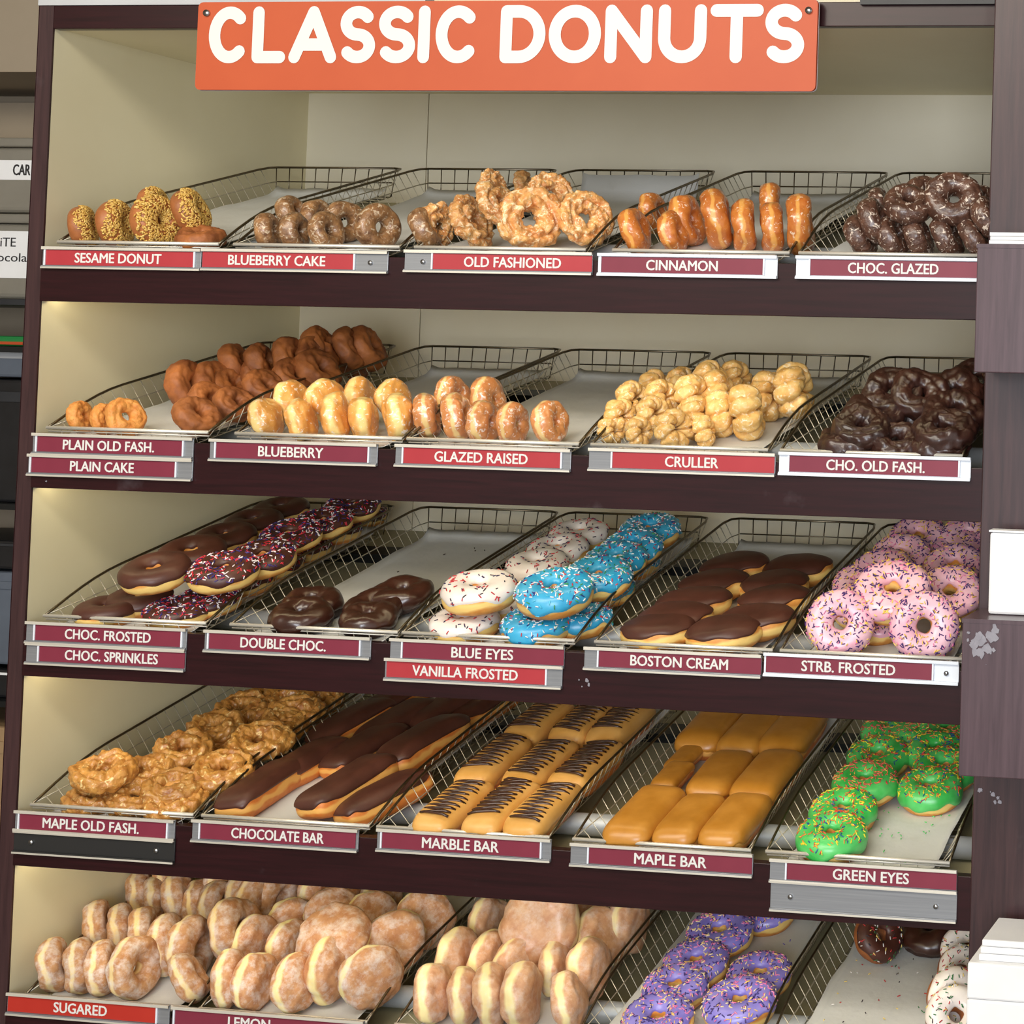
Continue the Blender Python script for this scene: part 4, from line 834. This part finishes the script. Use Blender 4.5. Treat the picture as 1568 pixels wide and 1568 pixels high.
# ------------------------------------------------------------------ donut shapes
def sp(x, e): return math.copysign(abs(x)**e, x)
def nz(p, f, seed): return noise.noise(Vector((p[0]*f+seed*5.3, p[1]*f-seed*2.1, p[2]*f+seed)))
class Shape:
    """surface point at (u around, v across) pushed out by off along its normal"""
    def __init__(s, kind, ro, ht, hole=.011, amp=.0012, freq=30, e=.9, seed=0, crag=0, lobes=0, ax=1, ay=1):
        s.__dict__.update(locals())
    def P(s, u, v, off=0):
        cu, su, cv, sv = math.cos(u), math.sin(u), math.cos(v), math.sin(v)
        if s.kind == 'ring':
            rw = (s.ro-s.hole)/2; Rm = (s.ro+s.hole)/2
            base = Vector(((Rm+rw*cv)*cu, (Rm+rw*cv)*su, s.ht*sv)); d = s.amp*nz(base, s.freq, s.seed)+.35*s.amp*nz(base, s.freq*2.6, s.seed+4)
            if s.crag:
                d += s.crag*(abs(nz(base, 55, s.seed+3))*1.4-.25+.55*nz(base, 105, s.seed+7)+.35*nz(base, 210, s.seed+9))
                d -= s.crag*1.1*math.exp(-((cv-.15+.25*math.sin(3*u+s.seed))/.16)**2)*(1 if sv > 0 else 0)
            if s.lobes:
                ph = s.lobes*u+1.1*v+.5*math.sin(2*u+s.seed); d += -.0095*(1-abs(math.sin(ph*.5)))**2.2+.0018
            o = off+d
            rr = Rm+(rw+o)*sp(cv, s.e); z = (s.ht+o)*sp(sv, s.e)
            return (rr*cu*s.ax, rr*su*s.ay, z)
        if s.kind == 'disc':
            base = Vector((s.ro*cu*cv, s.ro*su*cv, s.ht*sv)); d = s.amp*nz(base, s.freq, s.seed)+.35*s.amp*nz(base, s.freq*2.6, s.seed+4); o = off+d
            r = (s.ro+o)*sp(cv, .62); z = (s.ht+o)*sp(sv, .85)
            return (r*cu*s.ax, r*su*s.ay, z)
        if s.kind == 'bar':   # ro = half length, hole = half width
            base = Vector((s.ro*cu*cv, s.hole*su*cv, s.ht*sv)); d = s.amp*nz(base, s.freq, s.seed); o = off+d
            k = sp(cv, .48); x = (s.ro+o)*sp(cu, .32)*k; y = (s.hole+o)*sp(su, .52)*k
            return (x, y, (s.ht+o)*sp(sv, .8))
    def body(s, name, mat, nu=56, nv=28):
        q = MB()
        if s.kind == 'ring': q.grid(lambda u, v: s.P(u, v), nu, nv)
        else: q.grid(lambda u, b: s.P(u, -math.pi/2+math.pi*b), nu, nv, True, False)
        return q.mesh(name, mat)
    def edge(s, u):
        sd = s.seed*1.7
        return s.ed+s.wav*(.6*math.sin(3*u+sd)+.5*math.sin(5*u+2*sd)+.35*math.sin(9*u+3*sd))
    def cap(s, name, mat, ed=.05, wav=.16, th=.0016, inner=None, nu=64, nv=18):
        s.ed = ed; s.wav = wav; q = MB(); s.inner = inner if inner is not None else math.pi-.35
        top = s.inner if s.kind == 'ring' else math.pi/2
        def Pf(u, b):
            v0 = s.edge(u); v1 = top+(.1*math.sin(4*u+s.seed) if s.kind == 'ring' else 0); v = v0+(v1-v0)*b
            k = min(1, b/.07); 
            if s.kind == 'ring': k = min(k, (1-b)/.07)
            return s.P(u, v, -.0008+(th+.0008)*math.sqrt(max(0, min(1, k))))
        q.grid(Pf, nu, nv, True, False); return q.mesh(name, mat)
    def sprinkles(s, name, mat, n=120, L=.0062, r=.00085, seed=0, th=.0016, lo=.22, flat=False, hi=.5):
        rnd = random.Random(seed); q = MB(); c = 0; top = (s.inner-hi) if s.kind == 'ring' else math.pi/2
        while c < n:
            u = rnd.uniform(0, 2*math.pi); v = rnd.uniform(s.edge(u)+lo, top)
            a = Vector(s.P(u, v)); rad = math.hypot(a.x, a.y)
            if rnd.random() > rad/s.ro: continue
            du = (Vector(s.P(u+.02, v))-a).normalized(); dv = (Vector(s.P(u, v+.02))-a).normalized(); nn = du.cross(dv).normalized()
            t_ = rnd.uniform(0, 2*math.pi); d = (du*math.cos(t_)+dv*math.sin(t_)+nn*rnd.uniform(-.25, .35)).normalized()
            ctr = a+nn*(th+r*.7); l_ = L*rnd.uniform(.7, 1.1)
            x = d.cross(nn).normalized(); y = d.cross(x); k = 5; vs = []
            for e_, rr in ((-.5, .5), (-.36, 1), (.36, 1), (.5, .5)):
                for j in range(k): w_ = 2*math.pi*j/k; vs.append(ctr+d*(l_*e_)+(x*math.cos(w_)+y*math.sin(w_))*r*rr)
            fs = [(g*k+j, g*k+(j+1) % k, (g+1)*k+(j+1) % k, (g+1)*k+j) for g in range(3) for j in range(k)]+[tuple(range(k))[::-1], tuple(15+j for j in range(k))]
            q.add(vs, fs, True); c += 1
        return q.mesh(name, mat)
    def drizzle(s, name, mat, n=9, seed=0):
        rnd = random.Random(seed); q = MB(); pts = []; a0, a1 = -.82, .66; n = 10
        for k in range(n*2+1):
            x = s.ro*(a0+(a1-a0)*(k+rnd.uniform(-.25, .25))/(n*2)); yy = s.hole*(rnd.uniform(.62, .82) if k % 2 else -rnd.uniform(.62, .84))
            if pts:
                for t_ in (.15, .3, .5, .7, .85):
                    xa_ = px_+(x-px_)*(t_*t_*(3-2*t_)); pts.append(s.top(xa_, py_+(yy-py_)*t_, .0022))
            pts.append(s.top(x, yy, .0022)); px_, py_ = x, yy
        q.tube(pts, .0020, 6); return q.mesh(name, mat)
    def top(s, x, y, off):
        # height of the bar's upper surface over (x, y)
        lo, hi = .01, 1.0
        fx = 0; fy = min(.97, abs(y/s.hole))
        k = fy
        cv = k**(1/.48) if k > 0 else 0; sv = math.sqrt(max(0, 1-cv*cv))
        return (x, y, s.ht*sv**.8+off)

KIND = {  # kind: (radius, half height, builder)
}
CACHE = {}
def variants(kind):
    """three or four prototype part lists per kind: [(part name, mesh, part label), ...]; first entry is the body"""
    if kind in CACHE: return CACHE[kind]
    out = []
    for s in range(4):
        sd = s*2.3+hash_(kind) % 7
        def ring(ro, ht, hole, **k): return Shape('ring', ro, ht, hole, seed=sd, **k)
        def frosted(ro, ht, dm, im, sm=None, n=130, ed=.02, wav=.17, hole=.010, th=.0018, L=.0062, lo=.22):
            x = ring(ro, ht, hole, amp=.0016, e=.85); ps = [('dough', x.body('dough', dm), None), ('icing', x.cap('icing', im, ed, wav, th), None)]
            if sm: ps.append(('sprinkles', x.sprinkles('sprinkles', sm, n, L, seed=s+3, th=th, lo=lo), None))
            return ps
        if kind == 'sesame':
            x = ring(.037, .017, .007, amp=.0012); x.ed = .15; x.wav = .25; x.inner = math.pi-.1
            ps = [('dough', x.body('dough', M['d_sesame']), None), ('sesame_topping', x.sprinkles('sesame_topping', M['s_seed'], 900, .0046, .0013, s, .0002, -.1, hi=.1), 'yellow sesame and nut crumb')]
        elif kind == 'bcake': ps = [('d', ring(.037, .0165, .009, amp=.003, crag=.0007).body('d', M['d_bcake']), None)]
        elif kind == 'oldf': ps = [('d', ring(.048, .016, .013, amp=.004, freq=28, crag=.0065).body('d', M['d_oldf'], 96, 48), None)]
        elif kind == 'cinn': ps = [('d', ring(.046, .0185, .010, amp=.0045, freq=36, e=.85).body('d', M['d_cinn']), None)]
        elif kind == 'cglz': ps = [('d', ring(.039, .0175, .008, amp=.0022, crag=.0014).body('d', M['d_cglz'], 72, 36), None)]
        elif kind == 'plainold': ps = [('d', ring(.042, .016, .009, amp=.003, crag=.0028).body('d', M['d_plainold'], 72, 36), None)]
        elif kind == 'pcake': ps = [('d', ring(.042, .018, .007, amp=.0035, freq=35, crag=.0024).body('d', M['d_pcake'], 72, 36), None)]
        elif kind == 'filled': ps = [('d', Shape('disc', .040, .021, amp=.0055, freq=34, seed=sd).body('d', M['d_filled']), None)]
        elif kind == 'glazed': ps = [('d', ring(.043, .0185, .007, amp=.0050, freq=36, e=.82).body('d', M['d_glazed']), None)]
        elif kind == 'cruller': ps = [('d', ring(.040, .0205, .007, amp=.003, freq=40, lobes=7, crag=.0012, e=.95).body('d', M['d_cruller'], 128, 48), None)]
        elif kind == 'chold': ps = [('d', ring(.047, .0165, .010, amp=.0065, crag=.0028, freq=30).body('d', M['d_chold'], 90, 44), None)]
        elif kind == 'mold': ps = [('d', ring(.043, .0135, .011, amp=.004, crag=.0055, freq=28).body('d', M['d_mold'], 90, 44), None)]
        elif kind == 'chfr': ps = frosted(.048, .0165, M['d_gold'], M['i_choc'])
        elif kind == 'spr': ps = frosted(.048, .0165, M['d_gold'], M['i_choc'], M['s_usa'], 290)
        elif kind == 'cspr': ps = frosted(.043, .018, M['d_pcake'], M['i_choc'], M['s_mix'], 110)
        elif kind == 'vspr': ps = frosted(.043, .018, M['d_pcake'], M['i_white'], M['s_mix'], 110)
        elif kind == 'dbl': 
            x = ring(.044, .018, .008, amp=.0045, freq=38); ps = [('dough', x.body('dough', M['d_choc']), None), ('icing', x.cap('icing', M['i_dark'], -.25, .2, .0022, math.pi-.1), None)]
        elif kind == 'van': ps = frosted(.050, .019, M['d_gold'], M['i_white'], M['s_van'], 85)
        elif kind == 'blue': ps = frosted(.050, .019, M['d_gold'], M['i_blue'], M['s_blue'], 250, ed=-.1, wav=.3, th=.0024)
        elif kind == 'strb': ps = frosted(.049, .0185, M['d_gold'], M['i_pink'], M['s_pink'], 290, ed=-.05)
        elif kind == 'green': ps = frosted(.050, .0205, M['d_gold'], M['i_green'], M['s_green'] if s != 1 else M['s_red'], 210, ed=-.25, wav=.26, th=.0030, lo=.85, L=.007)
        elif kind == 'purple': ps = frosted(.050, .019, M['d_gold'], M['i_purple'], M['s_purple'], 280, ed=.1, wav=.25)
        elif kind == 'boston':
            x = Shape('disc', .050, .0215, amp=.0030, freq=22, seed=sd, ax=1.12, ay=.94)
            ps = [('dough', x.body('dough', M['d_gold']), None), ('icing', x.cap('icing', M['i_choc'], .26, .13, .0024), None)]
        elif kind == 'sugar': ps = [('d', ring(.046, .0185, .011, amp=.0052, freq=34, e=.82).body('d', M['d_sugar']), None)]
        elif kind == 'lemon': ps = [('d', Shape('disc', .044, .022, amp=.0055, freq=34, seed=sd).body('d', M['d_lemon']), None)]
        elif kind == 'jelly': ps = [('d', Shape('disc', .044, .021, amp=.0052, freq=34, seed=sd).body('d', M['d_jelly']), None)]
        elif kind in ('cbar', 'mbar', 'maple'):
            L_, w_ = {'cbar': (.077, .0315), 'mbar': (.078, .0315), 'maple': (.074, .0335)}[kind]
            x = Shape('bar', L_, .0225, w_, amp=.0030, freq=18, seed=sd)
            dm = M['d_orange']; im = {'cbar': M['i_choc'], 'mbar': M['i_marble'], 'maple': M['i_maple']}[kind]
            ps = [('dough', x.body('dough', dm, 56, 26), None), ('icing', x.cap('icing', im, {'cbar': .18, 'mbar': -.1, 'maple': -.02}[kind], .12, .002), None)]
            if kind == 'mbar': ps.append(('chocolate_drizzle', x.drizzle('chocolate_drizzle', M['i_dark'], 9, s), 'dark chocolate zigzag'))
        out.append(ps)
    CACHE[kind] = out; return out
def hash_(s): return sum(ord(c)*(i+1) for i, c in enumerate(s))
INFO = {  # kind: (object name, description, category)
 'sesame': ('sesame_donut', 'brown donut with golden sesame crumb side', 'donut'),
 'bcake': ('blueberry_cake_donut', 'speckled brown glazed cake donut', 'donut'),
 'oldf': ('old_fashioned_donut', 'craggy golden glazed donut', 'donut'),
 'cinn': ('cinnamon_donut', 'shiny amber glazed donut on edge', 'donut'),
 'cglz': ('chocolate_glazed_donut', 'dark brown donut with white glaze flecks', 'donut'),
 'plainold': ('plain_donut', 'small golden craggy donut', 'donut'),
 'pcake': ('plain_cake_donut', 'plain brown cake donut', 'donut'),
 'filled': ('blueberry_filled_donut', 'glazed donut with pale waist on edge', 'donut'),
 'glazed': ('glazed_raised_donut', 'shiny glazed raised donut on edge', 'donut'),
 'cruller': ('cruller', 'knobbly pale yellow cruller', 'cruller'),
 'chold': ('chocolate_old_fashioned_donut', 'craggy donut under shiny dark chocolate', 'donut'),
 'chfr': ('chocolate_frosted_donut', 'chocolate frosted ring donut', 'donut'),
 'spr': ('sprinkled_chocolate_donut', 'chocolate donut with red white blue sprinkles', 'donut'),
 'cspr': ('sprinkled_chocolate_cake_donut', 'brown donut with chocolate icing and sprinkles', 'donut'),
 'vspr': ('sprinkled_vanilla_cake_donut', 'white iced brown donut with sprinkles', 'donut'),
 'dbl': ('double_chocolate_donut', 'thick dark double chocolate donut', 'donut'),
 'van': ('vanilla_frosted_donut', 'white frosted donut with red sprinkles', 'donut'),
 'blue': ('blue_frosted_donut', 'bright blue frosted sprinkled donut', 'donut'),
 'strb': ('strawberry_frosted_donut', 'pink frosted sprinkled ring donut', 'donut'),
 'green': ('green_frosted_donut', 'bright green frosted sprinkled donut', 'donut'),
 'purple': ('purple_frosted_donut', 'purple frosted sprinkled ring donut', 'donut'),
 'boston': ('boston_cream_donut', 'oval donut with smooth chocolate top', 'donut'),
 'mold': ('maple_old_fashioned_donut', 'craggy maple glazed donut', 'donut'),
 'sugar': ('sugared_donut', 'powdered ring donut on edge', 'donut'),
 'lemon': ('lemon_filled_donut', 'round powdered filled donut', 'donut'),
 'jelly': ('filled_donut', 'round pale glazed filled donut', 'donut'),
 'cbar': ('chocolate_bar_donut', 'long chocolate iced bar', 'pastry'),
 'mbar': ('marble_bar_donut', 'tan iced bar with chocolate zigzag', 'pastry'),
 'maple': ('maple_bar_donut', 'smooth maple iced bar', 'pastry'),
}
NTH = ['first', 'second', 'third', 'fourth', 'fifth', 'sixth', 'seventh', 'eighth', 'ninth', 'tenth']
count = {}
for (row, col, kind, rn, k, n_, x, v, h, a, el, s) in ITEMS:
    i = count.get(kind, 0); count[kind] = i+1
    ps = variants(kind)[i % 4] if kind != 'green' else variants(kind)[(0, 2, 1, 3, 1, 0, 2, 3, 0, 1)[i % 10]]
    nm, desc, cat = INFO[kind]; way = 'front' if 'column' in rn else 'left'
    if n_ == 1: where = f'the only one in the {rn}'
    elif 'column' in rn: where = f'{NTH[k-1]} from the front in the {rn}' if k < n_ else f'rearmost of the {rn}'
    else: where = ('leftmost of the ' if k == 1 else 'rightmost of the ' if k == n_ else f'{NTH[k-1]} from left in the ')+rn
    short = SIGNS[(row, col)]
    lab = f'{desc}, {where}, {short} basket'
    ws = lab.split()
    if len(ws) > 16: lab = lab.replace('from the front in the', 'back in').replace('from left in the', 'in').replace(' of the ', ' of '); ws = lab.split()
    if len(ws) > 16: lab = lab.replace(f'{desc}', ' '.join(desc.split()[:3]+desc.split()[-1:])); ws = lab.split()
    if len(ws) > 16: print('LONG', lab)
    root = thing(nm, lab, cat, (0, 0, 0), f'donuts in the {short} basket') if len(ps) > 1 else None
    if root is None: root = link(nm, ps[0][1]); tag(root, lab, cat, f'donuts in the {short} basket')
    # orientation: local z = axis in the sloping tray frame
    rnd = random.Random(i*31+hash_(kind))
    tray = Matrix.Translation((0, Y0, zL(row)+FLR[row])) @ Matrix.Rotation(SL[row], 4, 'X')
    if kind in ('cbar', 'mbar', 'maple'):
        rot = Matrix.Rotation(R(a+(180 if rnd.random() < .5 else 0)), 4, 'Z') @ Matrix.Rotation(R(rnd.uniform(-2, 2)), 4, 'X')
        if kind == 'cbar': rot = Matrix.Rotation(R(-9), 4, 'Y') @ rot
    else:
        ax = Vector((math.cos(R(a))*math.cos(R(el)), math.sin(R(a))*math.cos(R(el)), math.sin(R(el))))
        rot = ax.to_track_quat('Z', 'Y').to_matrix().to_4x4() @ Matrix.Rotation(rnd.uniform(0, 6.28) if kind != 'boston' else rnd.choice((0, math.pi))+rnd.uniform(-.2, .2)+R(90 if False else 0), 4, 'Z')
        if kind == 'boston':
            # long axis across the basket
            z_ = ax; x_ = (Vector((1, 0, 0))-z_*z_.x).normalized(); y_ = z_.cross(x_); rot = Matrix((x_, y_, z_)).transposed().to_4x4() @ Matrix.Rotation(rnd.uniform(-.15, .35), 4, 'Z')
    root.matrix_world = tray @ Matrix.Translation((x, v, h)) @ rot @ Matrix.Scale(s, 4)
    if len(ps) > 1:
        for pn, me, pl in ps:
            c = link(pn, me, root)
            if pl: c['label'] = pl
            if pn in ('sprinkles', 'sesame_topping'): c['kind'] = 'stuff'

# ------------------------------------------------------------------ crumbs on the papers
def crumbs(row, col, mat, n, u0, u1, v0, v1, seed, label, L=.005):
    rnd = random.Random(seed); q = MB()
    for _ in range(n):
        x = rnd.uniform(u0, u1); v = rnd.uniform(v0, v1); t_ = rnd.uniform(0, 3.1); l_ = L*rnd.uniform(.4, 1.1)
        d = Vector((math.cos(t_), math.sin(t_), 0)); q.tube([Vector((x, v, .0062))-d*l_/2, Vector((x, v, .0064))+d*l_/2], .0009, 5)
    o = q.build('crumbs', mat); o.location = (CX[row][col], Y0, zL(row)+FLR[row]); o.rotation_euler = (SL[row], 0, 0)
    tag(o, label, 'crumbs'); o['kind'] = 'stuff'
crumbs(4, 4, M['i_green'], 26, -.02, .09, .02, .20, 1, 'green icing crumbs on the paper of the green eyes basket')
crumbs(5, 4, M['s_mix'], 46, -.09, .06, .10, .42, 2, 'scattered sprinkle crumbs on the paper at bottom right')
crumbs(3, 1, M['d_choc'], 14, -.09, .09, .10, .48, 3, 'dark crumbs on the paper of the double choc. basket', .004)
crumbs(5, 3, M['i_purple'], 10, .02, .08, .15, .35, 4, 'purple icing crumbs on the paper of the purple basket', .009)

# ------------------------------------------------------------------ storage shelves at far left
rk = thing('storage_rack', 'dim grey storage shelves seen past the left edge of the case', 'shelf rack', (-.80, .9, 0))
for z in (1.70, 1.60, 1.27, .86, .50):
    bx('rack_board', (-.75, 0, z-.012), (.36, .32, z), M['darkrail'] if z != 1.70 else M['dark'], rk)
bx('upright', (-.75, .30, 0), (.36, .32, 2.16), M['taupe'], rk)
def bin_(name, label, x0, x1, z0, z1, mat, lid=True, txt=None):
    t = thing(name, label, 'container', ((x0+x1)/2, .93, z0)); hw = (x1-x0)/2
    q = MB(); rr = .02
    n_ = 0
    q.box((-hw+.006, 0, 0), (hw-.006, .24, z1-z0-.02)); bev(q.build('tub', mat, t), .012, 3)
    q = MB(); q.box((-hw, -.006, z1-z0-.0195), (hw, .246, z1-z0)); bev(q.build('lid', mat, t), .004)
    return t
b_ = bin_('food_container', 'clear plastic food container marked CAR on an upper rack shelf', -1.06, -.70, 1.885, 2.045, M['clearbin'])
bx('label_strip', (-.085, -.0015, .070), (.14, 0.0, .112), M['white'], b_); 
text_mesh('lettering', 'CAR', .030, .070, .080, .103, -.0016, M['ink'], b_, .03)
b_ = bin_('food_container', 'clear plastic food container with a handwritten label below the CAR container', -1.08, -.70, 1.7005, 1.882, M['clearbin'])
bx('label_sheet', (-.085, -.0015, .045), (.12, 0.0, .145), M['white'], b_)
text_mesh('handwriting', 'iTE', .018, .054, .112, .131, -.0016, M['ink'], b_, -.005)
text_mesh('handwriting', 'ocola', .012, .082, .080, .098, -.0016, M['ink'], b_, -.005)
t = thing('serving_tray', 'green tray with an orange strip on the rack at far left', 'tray', (-.86, .94, 1.6005)); q = MB(); q.box((-.16, 0, 0), (.15, .2, .022)); bev(q.build('tray_body', M['green'], t), .006); bx('orange_strip', (-.16, -.004, .004), (.045, -.0003, .010), M['orange'], t)
t = thing('storage_tub', 'grey tub below the green tray at far left', 'tub', (-.86, .93, 1.535)); 
q = MB(); q.box((-.16, 0, 0), (.15, .25, .052)); bev(q.build('tub_body', M['bluegrey'], t), .006)
q = MB(); q.box((-.1615, -.002, .040), (.1515, .252, .0535)); q.build('tub_rim', M['greytrim'], t)
def blk(name, label, cat, x0, x1, z0, z1, mat, trim):
    t = thing(name, label, cat, ((x0+x1)/2, .93, z0)); hw = (x1-x0)/2
    q = MB(); q.box((-hw, 0, 0), (hw, .25, z1-z0)); bev(q.build('body', mat, t), .006)
    q = MB(); q.box((-hw*.9, -.004, (z1-z0)*.82), (hw*.9, -.0002, (z1-z0)*.90)); q.build('front_trim', trim, t); return t
blk('equipment_box', 'tall black equipment box on the rack at far left', 'box', -1.05, -.70, 1.2705, 1.530, M['black'], M['dark'])
blk('black_bin', 'low black bin under the middle rack board at far left', 'bin', -1.05, -.70, 1.13, 1.19, M['black'], M['dark'])
blk('blue_grey_crate', 'blue grey crate on the lower rack at far left', 'crate', -1.05, -.70, .93, 1.124, M['bluegrey'], M['bluegrey'])
blk('black_case', 'black case on the lowest rack board at far left', 'case', -1.05, -.70, .8605, .92, M['black'], M['white'])
blk('cardboard_box', 'tan cardboard box on the lowest rack at far left', 'box', -1.05, -.70, .5005, .80, M['tan'], M['tan'])
